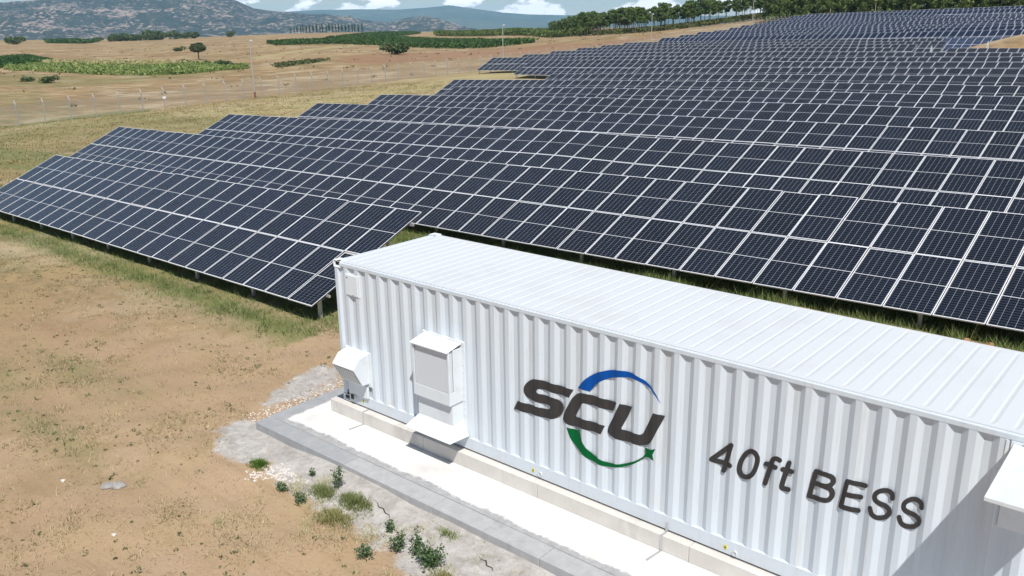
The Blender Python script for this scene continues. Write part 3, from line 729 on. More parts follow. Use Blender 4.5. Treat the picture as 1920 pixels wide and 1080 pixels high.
def dens(pts, k=3):
    """closed Catmull-Rom with k steps, corners kept where marked by a third value"""
    out = []; n = len(pts)
    for i in range(n):
        p1, p2 = pts[i], pts[(i + 1) % n]
        p0, p3 = pts[i - 1], pts[(i + 2) % n]
        if len(p1) == 3: p0 = p1
        if len(p2) == 3: p3 = p2
        for j in range(k):
            t = j / k; q = []
            if len(p1) == 3 and len(p2) == 3: q = [p1[a] + (p2[a] - p1[a]) * t for a in (0, 1)]
            else:
                for a in (0, 1):
                    q.append(.5 * (2 * p1[a] + (p2[a] - p0[a]) * t + (2 * p0[a] - 5 * p1[a] + 4 * p2[a] - p3[a]) * t * t + (3 * p1[a] - p0[a] - 3 * p2[a] + p3[a]) * t ** 3))
            out.append(tuple(q))
            if len(p1) == 3 and len(p2) == 3: break
    return out
K = 1
S_ = [(640,297,K),(607,358,K),(395,293,K),(370,290),(355,305),(362,322),(385,331,K),(480,357,K),(525,378),(553,405),(563,435),(558,465),(538,495),(508,516),(470,525),(430,520,K),(172,446,K),(203,383,K),(415,446,K),(440,449),(457,443),(461,430),(448,418),(425,412,K),(320,382,K),(285,360),(264,333),(254,300),(260,265),(283,235),(315,218),(350,214),(385,221,K)]
C_ = [(978,396,K),(948,465,K),(722,400,K),(703,406,K),(654,497,K),(660,509,K),(887,577,K),(855,643,K),(615,573,K),(575,552),(557,523),(562,488,K),(630,362,K),(660,333),(695,322),(730,325,K)]
U_ = [(1003,405,K),(1097,432,K),(1015,595,K),(1020,607,K),(1162,648,K),(1180,640,K),(1262,478,K),(1352,503,K),(1258,685,K),(1235,713),(1205,729),(1160,732,K),(965,677,K),(925,655),(905,625),(910,585,K)]
BA = [(670,285,K),(720,225),(790,178),(865,152),(940,144),(1020,148),(1100,170),(1180,215),(1240,270),(1285,330),(1322,408,K),(1285,350),(1230,284),(1160,235),(1090,208),(1010,198),(930,206),(865,226),(810,260),(768,310,K)]
GA = [(588,588,K),(615,665),(655,735),(710,800),(770,845),(840,880),(910,898),(970,902),(1040,896),(1110,874),(1160,848),(1195,824,K),(1228,826,K),(1268,850,K),(1258,803,K),(1282,757,K),(1232,765,K),(1192,747,K),(1200,790,K),(1183,818,K),(1150,838),(1080,864),(1010,876),(940,872),(870,850),(800,808),(740,750),(705,690),(683,615,K)]
logo = empty('company_logo'); logo.parent = cont; logo.location = CO
logo['label'] = 'grey S C U letters with a blue arc above and a green arc with star below'
for nm, pts, mt in (('logo_letter', S_, INK), ('logo_letter', C_, INK), ('logo_letter', U_, INK), ('logo_arc', BA, BLUE), ('logo_arc', GA, GREEN)):
    plate(nm, conv(dens(pts), *A_), mt, logo)
B_ = (1300, 800, 3.097)
def chain(pts, k=5, closed=False):
    out = []; n = len(pts); m_ = n if closed else n - 1
    for i in range(m_):
        p1, p2 = pts[i], pts[(i + 1) % n]
        p0 = pts[i - 1] if (closed or i > 0) else p1; p3 = pts[(i + 2) % n] if (closed or i + 2 < n) else p2
        for j in range(k):
            t = j / k
            out.append(tuple(.5 * (2 * p1[a] + (p2[a] - p0[a]) * t + (2 * p0[a] - 5 * p1[a] + 4 * p2[a] - p3[a]) * t * t + (3 * p1[a] - p0[a] - 3 * p2[a] + p3[a]) * t ** 3) for a in (0, 1)))
    if not closed: out.append(pts[-1])
    return out
def stroke(pts, r, closed=False):
    """outline of a round-ended stroke of half width r"""
    n = len(pts); Lf, Rt = [], []
    for i in range(n):
        a = pts[i - 1] if (i > 0 or closed) else pts[i]; b = pts[(i + 1) % n] if (i < n - 1 or closed) else pts[i]
        dx, dy = b[0] - a[0], b[1] - a[1]; l = math.hypot(dx, dy) or 1
        Lf.append((pts[i][0] - dy / l * r, pts[i][1] + dx / l * r)); Rt.append((pts[i][0] + dy / l * r, pts[i][1] - dx / l * r))
    if closed: return Lf, Rt
    def cap(c, p, sgn):
        a0 = math.atan2(p[1] - c[1], p[0] - c[0]); return [(c[0] + r * math.cos(a0 + sgn * math.pi * k / 8), c[1] + r * math.sin(a0 + sgn * math.pi * k / 8)) for k in range(1, 8)]
    return Lf + cap(pts[-1], Lf[-1], -1) + Rt[::-1] + cap(pts[0], Rt[0], -1)
txt = empty('container_lettering'); txt.parent = cont; txt.location = CO
txt['label'] = 'dark rounded lettering reading 40ft BESS'
W2 = 14.3
glyphs = [
 ('4', [[(218,110),(104,190),(210,228)], [(218,110),(172,258)]]),
 ('0', 'O'),
 ('f', [chain([(500,197),(480,187),(458,195),(448,222),(412,333)], 5), [(418,220),(475,238)]]),
 ('t', [chain([(552,215),(512,340),(522,362),(547,370)], 5), [(518,250),(567,266)]]),
 ('B', [[(708,264),(669,406)], chain([(708,264),(775,282),(806,302),(808,328),(785,345),(755,345),(690,328)], 4), chain([(750,344),(790,362),(805,392),(790,422),(755,428),(669,406)], 4)]),
 ('E', [[(995,348),(893,319)], [(893,319),(853,465)], [(853,465),(954,492)], [(874,391),(969,414)]]),
 ('S', [chain([(1152,422),(1150,395),(1125,377),(1085,375),(1055,395),(1054,425),(1080,448),(1112,466),(1134,490),(1130,515),(1105,531),(1065,530),(1035,510),(1024,475)], 4)]),
 ('S', [chain([(1322,475),(1318,448),(1290,428),(1255,427),(1225,447),(1222,478),(1247,501),(1283,520),(1306,545),(1300,570),(1272,585),(1235,581),(1205,560),(1194,527)], 4)]),
]
for gi, (g, st) in enumerate(glyphs):
    if st == 'O':
        c = chain([(328,146),(355,153),(371,187),(362,235),(340,278),(308,296),(279,288),(264,255),(272,208),(297,165)], 4, True)
        Lf, Rt = stroke(c, W2, True); Lw = conv(Lf, *B_); Rw = conv(Rt, *B_); n = len(Lw); mb = MB()
        for i in range(n):
            j = (i + 1) % n; y0, y1 = -.0075, -.0045
            q = [(Lw[i][0], 0, Lw[i][1]), (Lw[j][0], 0, Lw[j][1]), (Rw[j][0], 0, Rw[j][1]), (Rw[i][0], 0, Rw[i][1])]; mb.poly(q[::-1])
        fold(mb, 'lettering_glyph', INK, txt); continue
    mb = MB(); nth = 0
    for s in st:
        runs = [s[:2], s[1:]] if (len(s) == 3 and g == '4') else [s]
        for r_ in runs:
            pts = conv(stroke(r_, W2), *B_); P2 = [Vector((p[0], p[1], 0)) for p in pts]; b0 = len(mb.v)
            mb.v += [(p[0], -.0009 * nth, p[1]) for p in pts]; nth += 1
            for t in geometry.tessellate_polygon([P2]):
                a, b, c = (P2[q] for q in t); cr = (b - a).cross(c - a).z
                t = tuple(b0 + q for q in t); mb.f.append(t if cr > 0 else t[::-1]); mb.m.append(0)
    fold(mb, 'lettering_glyph', INK, txt)

# earth straps crossing the plinth
for x, zt in ((.665, -.02), (6.655, .11)):
    mb = MB(); w2 = .016; x2 = x + .0
    pts = [(x, -.012, zt), (x, -.014, -.026), (x - .01, -.118, -.026), (x - .012, -.126, -.10), (x - .012, -.128, -.262), (x - .05, -.42, -.262)]
    for a, b in zip(pts[:-1], pts[1:]):
        a = Vector(a); b = Vector(b); d = (b - a).normalized()
        s_ = Vector((1, 0, 0)) * w2; nn = d.cross(Vector((1, 0, 0))).normalized() * .003
        mb.hexa([a - s_ - nn, a + s_ - nn, b + s_ - nn, b - s_ - nn], [a - s_ + nn, a + s_ + nn, b + s_ + nn, b - s_ + nn])
    o = mb.build('earth_strap', GALV)
    tag(o, 'flat steel earth strap over the plinth beside the small left hood' if x < 2 else 'flat steel earth strap over the plinth below the 4 of the lettering', 'strap', 'earth straps crossing the plinth')

# ------------------------------------------------------------------ solar rows
BACK = Mat('backsheet_and_gap_shade', (.06, .06, .065), .6).m
PW, PL, GAP, TILT, TH = 1.06, 2.008, .02, R(24.48), -.045
def module_mesh(cells):
    mb = MB(); w, l, t, f = 1.040, PL, .035, .018
    mb.box(0, w, 0, f, -t, 0, 1); mb.box(0, w, l - f, l, -t, 0, 1)
    for a, b in ((0, f), (w - f, w)):
        mb.box(a, b, f, l - f, -t, 0, 1)
    for k, fc in enumerate(mb.f):          # long-side flanks coloured dark, painting the shade in the gap between modules
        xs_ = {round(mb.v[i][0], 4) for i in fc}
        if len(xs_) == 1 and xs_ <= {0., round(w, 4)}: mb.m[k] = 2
    mb.poly([(f, f, -.004), (w - f, f, -.004), (w - f, l - f, -.004), (f, l - f, -.004)], 0)
    mb.poly([(f, f, -.010), (w - f, f, -.010), (w - f, l - f, -.010), (f, l - f, -.010)][::-1], 2)
    return mb.mesh('solar_module', [cells, FRAME, BACK])
MOD = module_mesh(CELLS); MODB = module_mesh(CELLSB)
ROWS = [
 (0, [(-30.2, .875), (-4.8, 1.652)], 24),
 (1, [(-41.6, .62), (-20, 1.19), (-4.8, 1.60), (6.5, 1.91), (14, 2.12)], None),
 (2, [(-42.19, .661), (-11.09, 1.686), (-7.68, 1.703), (4.44, 1.967)], None),
 (3, [(-42.86, .773), (-17.01, 1.56), (-12.74, 1.664), (-4.47, 1.837), (2.43, 1.96)], None),
 (4, [(-44.81, .771), (-22.93, 1.524), (-17.8, 1.619), (-7.88, 1.894), (.41, 2.049)], None),
 (5, [(-43.88, .942), (-28.85, 1.434), (-22.86, 1.566), (-11.28, 1.89), (-1.6, 2.049)], None),
 (6, [(-52.03, .851), (-34.77, 1.368), (-27.92, 1.541), (-14.68, 1.867), (-3.62, 2.061)], None),
 (7, [(-45.28, 1.224), (-40.69, 1.335), (-32.98, 1.549), (-18.09, 1.914), (-5.64, 2.176)], None),
 (8, [(-39.2, 1.605), (-38.05, 1.631), (-21.5, 2.014), (-7.66, 2.265)], None),
 (9, [(-61.6, 1.67), (-52.54, 1.832), (-43.13, 2.02), (-24.9, 2.14), (-9.69, 2.402)], None),
 (10, [(-75.95, 1.445), (-48.19, 2.08), (-28.31, 2.22), (-11.72, 2.519)], None),
 (11, [(-76.53, 1.611), (-53.25, 2.182), (-31.75, 2.53), (-13.75, 2.651)], None),
 (12, [(-77.36, 1.817), (-58.32, 2.315), (-35.17, 2.755), (-15.78, 2.849)], -22.4),
 (13, [(-77.94, 2.071), (-63.39, 2.465), (-38.58, 2.89), (-17.9, 3.05)], -22.6),
 (14, [(-78.56, 2.278), (-68.46, 2.588), (-41.99, 2.987), (-20, 3.2)], -21.0),
 (15, [(-79.13, 2.522), (-73.52, 2.649), (-45.41, 3.175), (-22, 3.42)], None),
 (16, [(-75.98, 3.197), (-48.86, 3.794), (-24.01, 4.26)], None),
 (17, [(-76.61, 3.57), (-52.28, 3.953), (-26.08, 4.682)], None),
 (18, [(-77.19, 3.983), (-55.7, 4.23), (-28.12, 4.925)], None),
 (19, [(-77.86, 4.169), (-59.13, 4.507), (-30.16, 5.113)], None),
 (20, [(-78.28, 4.596), (-62.56, 4.822), (-32.21, 5.419)], None),
 (21, [(-79.51, 5.008), (-65.99, 5.173), (-34.25, 5.69)], None),
 (22, [(-80.41, 5.333), (-69.43, 5.572), (-36.31, 6.03)], None),
 (23, [(-80.85, 5.801), (-72.86, 5.985), (-38.36, 6.327)], None),
 (24, [(-81.51, 6.303), (-76.31, 6.446), (-40.41, 6.649)], None),
 (25, [(-82.01, 6.9), (-79.75, 6.943), (-42.54, 7.516)], None),
 (26, [(-81.88, 7.298), (-44.61, 8.012)], None),
 (12.5, [(-17.0, 2.84), (-5, 2.92), (8, 3.0)], None),
]
ORD = ['first', 'second', 'third', 'fourth', 'fifth', 'sixth', 'seventh', 'eighth', 'ninth', 'tenth', 'eleventh', 'twelfth', 'thirteenth', 'fourteenth', 'fifteenth', 'sixteenth', 'seventeenth', 'eighteenth', 'nineteenth', 'twentieth', 'twenty-first', 'twenty-second', 'twenty-third', 'twenty-fourth', 'twenty-fifth', 'twenty-sixth', 'twenty-seventh']
WB = 2 * PL + GAP
def solar_row(k, samp, end):
    kk = int(k) if k != 12.5 else 12
    sx = [s[0] for s in samp]; sz = [s[1] for s in samp]
    x0 = sx[0]
    def ztop(x):
        if x > sx[-1]: return sz[-1] + (sz[-1] - sz[-2]) / (sx[-1] - sx[-2]) * (x - sx[-1])
        return float(np.interp(x, sx, sz))
    ytop = lambda x: 2.75 + 8. * kk + 3.68 - .045 * x
    if isinstance(end, int): n = end
    else:
        xe = end if end is not None else min(14., 11.6 - (ytop(0) + 8.8) * .169 + 12)
        n = int((xe - x0) / PW)
    ground0 = h1(x0, ytop(x0) - 1.84)
    if k == 0: lab = 'nearest and shortest row of solar panels, ending behind the left corner of the container'
    elif k == 12.5: lab = 'short stretch of solar panels at the right edge in front of the dirt mound'
    elif k == 26: lab = 'farthest row of solar panels, directly in front of the trees on the hilltop'
    elif k == 15: lab = 'sixteenth row of solar panels counted from the container, bluer beside the dirt mound'
    else: lab = ORD[kk] + ' row of solar panels counted back from the container'
    root = tag(empty('solar_panel_row', (x0, ytop(x0) - 1.84, ground0)), lab, 'solar panel row', 'rows of solar panels on the hillside')
    org = Vector(root.location)
    def frame(x):
        s = (ztop(x + 1.5) - ztop(x - 1.5)) / 3.
        u = Vector((1, TH, s)).normalized(); hv = Vector((0, 0, 1)).cross(u).normalized(); up = u.cross(hv)
        v = hv * math.cos(TILT) + up * math.sin(TILT); w = u.cross(v)
        return u, v, w
    single = k < 16 or k == 12.5
    joined = MB()
    for i in range(n):
        x = x0 + i * PW; u, v, w = frame(x + .5)
        topc = Vector((x, ytop(x), ztop(x)))
        for j in (0, 1):
            jit = random.gauss(0, .0016)
            p = topc - v * (WB - j * (PL + GAP)) + w * random.gauss(0, .004) - org
            uu = (u + w * jit).normalized(); vv = (v + w * random.gauss(0, .0045)).normalized()
            ww = uu.cross(vv).normalized()
            Mx = Matrix(((uu.x, vv.x, ww.x, p.x), (uu.y, vv.y, ww.y, p.y), (uu.z, vv.z, ww.z, p.z), (0, 0, 0, 1)))
            if single:
                o = D.objects.new('solar_module', MODB if (k == 15 and x > -24.5) else MOD); col.objects.link(o); o.parent = root; o.matrix_local = Mx
            else:
                # the same module, joined: frame quad ring and cells
                w_, l_, f = 1.04, PL, .024
                P = lambda a, b, c=0.: tuple(Mx @ Vector((a, b, c)))
                joined.poly([P(f, f), P(w_ - f, f), P(w_ - f, l_ - f), P(f, l_ - f)], 0)
                joined.poly([P(0, 0), P(w_, 0), P(w_, f), P(0, f)], 1); joined.poly([P(0, l_ - f), P(w_, l_ - f), P(w_, l_), P(0, l_)], 1)
                joined.poly([P(0, f), P(f, f), P(f, l_ - f), P(0, l_ - f)], 1); joined.poly([P(w_ - f, f), P(w_, f), P(w_, l_ - f), P(w_ - f, l_ - f)], 1)
                joined.poly([P(0, 0, -.035), P(w_, 0, -.035), P(w_, l_, -.035), P(0, l_, -.035)][::-1], 2)
                joined.poly([P(0, 0, -.035), P(w_, 0, -.035), P(w_, 0), P(0, 0)], 1)
    if not single:
        o = joined.build('solar_modules', [CELLS_FAR, FRAME, BACK], root); o['kind'] = 'stuff'
    # purlins
    for t in (.12, .38, .62, .88):
        mb = MB(); xs = [x0 - .1]
        while xs[-1] < x0 + n * PW: xs.append(min(xs[-1] + 6.36, x0 + n * PW + .08)) if xs[-1] + 6.36 < x0 + n * PW + .05 else xs.append(x0 + n * PW + .09)
        for a, b in zip(xs[:-1], xs[1:]):
            ua, va, wa = frame(a); ub, vb, wb = frame(b)
            mb.bar(Vector((a, ytop(a), ztop(a))) - va * WB * (1 - t) - wa * .07 - org, Vector((b, ytop(b), ztop(b))) - vb * WB * (1 - t) - wb * .07 - org, .05, .06)
        mb.build('purlin', GALV, root)
    # frames: front and rear post, rafter, brace
    nf = max(2, int(round(n * PW / 3.25))); step = (n * PW - .6) / nf
    rest = MB()
    for i in range(nf + 1):
        x = x0 + .3 + i * step; u, v, w = frame(x); T0 = Vector((x, ytop(x), ztop(x))) - w * .13
        def at(t): return T0 - v * WB * (1 - t)
        fr, re = at(.10), at(.72)
        gf = Vector((fr.x, fr.y, h1(fr.x, fr.y) - .15)); gr = Vector((re.x, re.y, h1(re.x, re.y) - .15))
        indiv = k <= 1 or (k < 13 and i < 4)
        if indiv:
            for a, b in ((gf, fr), (gr, re)):
                mb = MB(); mb.bar(a - org, b - org, .09, .07); mb.build('post', GALV, root)
            mb = MB(); mb.bar(at(.03) - org, at(.97) - org, .05, .09); mb.build('rafter', GALV, root)
            mb = MB(); mb.bar(gr + Vector((0, 0, .45)) - org, at(.42) - org, .04, .04); mb.build('brace', GALV, root)
        else:
            rest.bar(gf - org, fr - org, .09, .07); rest.bar(gr - org, re - org, .09, .07); rest.bar(at(.03) - org, at(.97) - org, .05, .09)
    if rest.v:
        o = rest.build('support_frames', GALV, root); o['kind'] = 'stuff'
    return root
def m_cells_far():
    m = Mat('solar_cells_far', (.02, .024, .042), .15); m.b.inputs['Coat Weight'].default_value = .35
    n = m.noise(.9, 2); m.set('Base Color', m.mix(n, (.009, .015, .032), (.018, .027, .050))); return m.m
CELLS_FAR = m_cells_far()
for r in ROWS: solar_row(*r)

# ------------------------------------------------------------------ fence and masts
fence = tag(empty('boundary_fence', on(-88, 30)), 'wire mesh fence on pale posts with bent tops around the solar park', 'fence')
FO = Vector(fence.location)
def fx(y): return -86.65 - .045 * y
ys = [10.5]
while ys[-1] < 243: ys.append(ys[-1] + 2.83)
pm = MB(); pm.box(-.045, .045, -.045, .045, -.3, 2.15)
pm.hexa([(-.05, -.05, 2.15), (.05, -.05, 2.15), (.05, .05, 2.15), (-.05, .05, 2.15)], [(-.36, -.045, 2.52), (-.28, -.045, 2.56), (-.28, .045, 2.56), (-.36, .045, 2.52)])
PM = pm.mesh('post', POSTMAT)
tops = []
for y in ys:
    o = D.objects.new('post', PM); col.objects.link(o); o.parent = fence
    p = on(fx(y), y); o.location = p - FO; o.rotation_euler = (random.gauss(0, .012), random.gauss(0, .015), random.gauss(0, .04)); tops.append(p)
def m_mesh():
    m = Mat('chain_link', (.50, .50, .49), .5, .3)
    sp = m.n('ShaderNodeSeparateXYZ', {0: m.coord()})
    def ln(v):
        return m.math('LESS_THAN', m.math('FRACT', v), .10)
    a = ln(m.math('MULTIPLY', m.math('ADD', sp.outputs[1], sp.outputs[2]), 14)); b = ln(m.math('MULTIPLY', m.math('SUBTRACT', sp.outputs[1], sp.outputs[2]), 14))
    al = m.math('MAXIMUM', a, b)
    m.set('Alpha', al); return m.m
mb = MB()
for a, b in zip(tops[:-1], tops[1:]):
    a = a - FO; b = b - FO
    mb.poly([a + Vector((.06, 0, .05)), b + Vector((.06, 0, .05)), b + Vector((.06, 0, 2.12)), a + Vector((.06, 0, 2.12))])
mb.build('wire_mesh', m_mesh(), fence)
for z, dx in ((.4, .07), (1.2, .07), (2.12, .07), (2.3, -.12), (2.42, -.22), (2.54, -.32)):
    mb = MB()
    for a, b in zip(tops[:-1], tops[1:]): mb.tube(a - FO + Vector((dx, 0, z)), b - FO + Vector((dx, 0, z)), .004, n=3, cap=False)
    mb.build('wire', GALV, fence)
mb = MB(); p = tops[12] - FO; mb.box(p.x + .06, p.x + .08, p.y - .2, p.y + .2, p.z + 1.15, p.z + 1.45); mb.build('sign_plate', Mat('white_sign', (.8, .8, .8), .5).m, fence)
for (x, y, hgt, lab) in ((-88.6, 57.0, 7.2, 'tall pale mast with a red foot at the fence, nearest of the masts'),
                         (-91.0, 109.4, 7.3, 'pale mast at the fence behind the first far row end'),
                         (-93.4, 162.4, 7.2, 'pale mast standing in front of the pine trunks'),
                         (-95.8, 217.3, 7.0, 'farthest pale mast, on the ridge under the pines')):
    p = on(x, y); root = tag(empty('camera_mast', p), lab, 'mast', 'masts along the fence')
    mb = MB(); mb.tube((0, 0, 0), (0, 0, hgt), .10, .065, n=10); mb.build('pole', POSTMAT, root)
    mb = MB(); mb.bar((-.25, 0, hgt - .12), (.25, 0, hgt - .12), .06); mb.build('crossarm', GALV, root)
    mb = MB(); mb.box(.12, .42, -.09, .09, hgt - .05, hgt + .12); mb.build('camera_housing', WHITE_BOX, root)
    if y < 60:
        mb = MB(); mb.tube((0, 0, 0), (0, 0, .8), .112, .108, n=10); mb.build('red_foot', RUST, root)
for x, y, hgt, lab in ((-15.0, 112.6, 2.1, 'white A shaped stand in front of the dirt mound at the right'), (-20.6, 109.5, 2.0, 'thin white leaning stand left of the dirt mound, between the panel rows')):
    root = tag(empty('cable_stand', on(x, y)), lab, 'stand')
    for s_ in (-1, 1):
        mb = MB(); mb.bar((s_ * .28, 0, -.1), (0, 0, hgt), .07); mb.build('leg', WHITE_BOX, root)
    mb = MB(); mb.bar((-.16, 0, hgt * .45), (.16, 0, hgt * .45), .05); mb.build('crossbar', WHITE_BOX, root)

# ------------------------------------------------------------------ foliage helpers
def tris_cloud(P, size, col0, col1, flat=.0, n_per=1):
    """P: (n,3) centres -> random triangles; returns V,F,C"""
    n = len(P); a = rng.normal(size=(n, 3)); a /= np.linalg.norm(a, axis=1)[:, None]; b = rng.normal(size=(n, 3)); b -= (b * a).sum(1)[:, None] * a; b /= np.linalg.norm(b, axis=1)[:, None]
    if flat: a[:, 2] *= flat; b[:, 2] *= flat
    s = size * (.6 + .8 * rng.random(n))[:, None]
    V = np.stack([P - a * s * .5 - b * s * .3, P + a * s * .5 - b * s * .3, P + a * s * .25 + b * s * .55, P - a * s * .3 + b * s * .45], 1).reshape(-1, 3)
    F = np.arange(n * 4).reshape(-1, 4)
    t = rng.random(n)[:, None]; C = np.asarray(col0) * (1 - t) + np.asarray(col1) * t
    return V, F, np.repeat(C, 4, 0)
def blob_points(n, c, r, shell=.55):
    d = rng.normal(size=(n, 3)); d /= np.linalg.norm(d, axis=1)[:, None]
    return np.asarray(c) + d * np.asarray(r) * (shell + (1 - shell) * rng.random(n)[:, None]) 
def crown_mesh(name, blobs, leaf, c0, c1, per):
    P = np.vstack([blob_points(int(per * r[0] * r[1]), c, r) for c, r in blobs])
    V, F, C = tris_cloud(P, leaf, c0, c1)
    return npmesh(name, V, F, LEAF, attr={'tint': C})
def trunk_mesh(h, r, mat, fork=3, lean=.0, spread=.8):
    mb = MB(); p = Vector((0, 0, -.3)); q = Vector((lean * .5, 0, h * .6)); e = Vector((lean, 0, h))
    mb.tube(p, q, r, r * .75, 7, cap=False); mb.tube(q, e, r * .75, r * .45, 7, cap=False)
    for k in range(fork):
        a = 6.28 * k / max(fork, 1) + random.random(); s = q.lerp(e, .5 + .4 * random.random())
        mb.tube(s, s + Vector((math.cos(a) * spread, math.sin(a) * spread, h * .28)), r * .4, r * .15, 5, cap=False)
    return mb.mesh('trunk', mat)
def make_tree(name, tm, cm, p, sc, rot, label, cat, group=None):
    root = tag(empty(name, p), label, cat, group)
    for nm, me in (('trunk', tm), ('crown', cm)):
        o = D.objects.new(nm, me); col.objects.link(o); o.parent = root
    root.rotation_euler.z = rot; root.scale = sc
    return root

# pine belt
pine_t = [trunk_mesh(7.0, .13, BARK, 4, random.uniform(-.5, .5), 1.0) for _ in range(3)]
pine_c = []
for i in range(5):
    bl = []
    for k in range(14):
        a = random.random() * 6.28; d = random.random() * 1.8
        bl.append(((d * math.cos(a), d * math.sin(a), 6.4 + random.uniform(-2.3, 1.8)), (random.uniform(.5, 1.05), random.uniform(.5, 1.05), random.uniform(.35, .7))))
    pine_c.append(crown_mesh('crown', bl, .36, (.055, .095, .028), (.19, .28, .08), 110))
BELT = [(-330, 430, 7.2), (-262, 352, 8.6), (-205, 298, 9.0), (-170, 282, 9.0), (-137, 284, 8.6), (-112, 276, 8.6), (-97, 256, 8.6)]
def along(B, t):
    seg = [math.hypot(B[i + 1][0] - B[i][0], B[i + 1][1] - B[i][1]) for i in range(len(B) - 1)]; T = t * sum(seg)
    for i, s in enumerate(seg):
        if T <= s or i == len(seg) - 1:
            f = T / s; return [B[i][j] * (1 - f) + B[i + 1][j] * f for j in range(3)], (-(B[i + 1][1] - B[i][1]) / s, (B[i + 1][0] - B[i][0]) / s)
        T -= s
NP = 250
for i in range(NP):
    t = (i + random.random()) / NP; t = t ** .8
    (x, y, hh), nrm_ = along(BELT, min(t, 1)); d = random.uniform(-2, 20)
    x -= nrm_[0] * -d * (1 if nrm_[1] > 0 else -1); y += abs(nrm_[1]) * d
    s = hh / 8.3 * random.uniform(.82, 1.1)
    make_tree('pine_tree', random.choice(pine_t), random.choice(pine_c), on(x, y), (s * random.uniform(.9, 1.15), s * random.uniform(.9, 1.15), s), random.random() * 6.28,
              'pine with a bare thin trunk and flat crown in the belt on the ridge', 'pine tree', 'pine trees of the belt on the ridge')
# leafy thicket behind the last rows
lt = [trunk_mesh(8.0, .11, BARKP, 4, random.uniform(-.4, .4), 1.2) for _ in range(3)]
lc = []
for i in range(5):
    bl = []
    for k in range(14):
        a = random.random() * 6.28; d = random.random() * 1.6
        z = random.uniform(.3, 4.5) if k < 8 else random.uniform(4, 10.5); bl.append(((d * math.cos(a), d * math.sin(a), z), (random.uniform(.8, 1.4), random.uniform(.8, 1.4), random.uniform(.8, 1.3))))
    lc.append(crown_mesh('crown', bl, .40, (.07, .105, .032), (.23, .31, .10), 80))
for i in range(190):
    t = (i + random.random()) / 190; x = -112 + t * 118; y = 229 + 18 * (1 - t) ** 2 * 1.2 + random.uniform(0, 14) - .045 * x
    s = random.uniform(.8, 1.05)
    make_tree('leafy_tree', random.choice(lt), random.choice(lc), on(x, y), (s, s, s), random.random() * 6.28,
              'slender leafy tree with a pale trunk in the thicket behind the farthest panels', 'tree', 'slender trees of the thicket behind the last row')
# lone tree
bl = [((0, 0, 4.0), (2.6, 2.4, 1.5)), ((-1.6, .3, 3.9), (1.7, 1.6, 1.2)), ((1.7, -.2, 4.1), (1.7, 1.6, 1.2)), ((.4, .4, 4.9), (1.9, 1.8, 1.0)), ((-1.0, 0, 4.7), (1.5, 1.4, .9))]
make_tree('lone_tree', trunk_mesh(3.6, .26, BARK, 4, .2, 1.2), crown_mesh('crown', bl, .38, (.05, .075, .03), (.16, .20, .09), 170), on(-278, 160), (1, 1, 1), .5,
          'lone round tree with a short trunk standing in the dry field at the left', 'tree')
# bushes
bush_c = []
for i in range(4):
    bl = [((random.uniform(-.9, .9), random.uniform(-.9, .9), random.uniform(.5, 1.3)), (random.uniform(.7, 1.1), random.uniform(.7, 1.1), random.uniform(.6, .9))) for _ in range(5)]
    bush_c.append((crown_mesh('foliage', bl, .28, (.05, .08, .03), (.15, .21, .08), 150), trunk_mesh(1.1, .06, BARK, 3, 0, .5)))
def bush(p, s, label, group=None, cat='bush', sz=None, pick=None):
    cm, tm = random.choice(bush_c); root = tag(empty('bush', p), label, cat, group)
    for nm, me in (('stem', tm), ('foliage', cm)):
        o = D.objects.new(nm, me); col.objects.link(o); o.parent = root
    root.scale = (s, s, sz or s); root.rotation_euler.z = random.random() * 6.28
bush(on(-218, 198), 2.7, 'grey green bush in front of the dark vineyard, beside the middle fields')
for (px_, y_), s in zip([(-246, 136), (-244, 136.5), (-240.7, 137), (-231.6, 135.2), (-221.4, 131.4), (-214, 129.4), (-205, 125.4), (-199, 124)], (1.0, .9, .8, .9, .8, 1.1, 1.2, .8)):
    bush(on(px_, y_), s, 'dark round bush in the short line below the lone tree', 'bushes in a line below the lone tree')
bush(on(-180, 68.5), 1.3, 'scrubby bush in the grass at the far left beyond the fence, the larger one', 'scrub beyond the fence', sz=.8)
bush(on(-190, 68), .9, 'low scrubby bush just left of the larger scrub beyond the fence', 'scrub beyond the fence', sz=.6)
bush(on(-384, 212.8), 1.9, 'pale small bush left of the lone tree crown', sz=1.2)
for px, d, s in ((66, 800, 4.0), (215, 840, 2.6), (240, 850, 3.0), (250, 855, 3.6), (260, 850, 4.4), (272, 852, 3.6), (284, 860, 2.6), (292, 860, 2.8), (304, 862, 4.2), (312, 866, 4.6), (320, 866, 4.0), (328, 868, 3.4), (352, 870, 3.9), (370, 880, 2.8), (382, 885, 4.0), (454, 890, 3.0)):
    a = az_of(px); x = CAM.x + d * math.sin(a); y = CAM.y + d * math.cos(a)
    lab = {66: 'single dark tree at the field edge on the far left', 454: 'small lone dark bush on the bare crest', 215: 'small round bush left of the far hedge', 352: 'rounded bush standing apart right of the far hedge'}.get(px, 'dark bush in the far hedge under the mountain')
    bush(on(x, y), s, lab, None if px in (66, 454, 215, 352) else 'bushes of the far hedge')
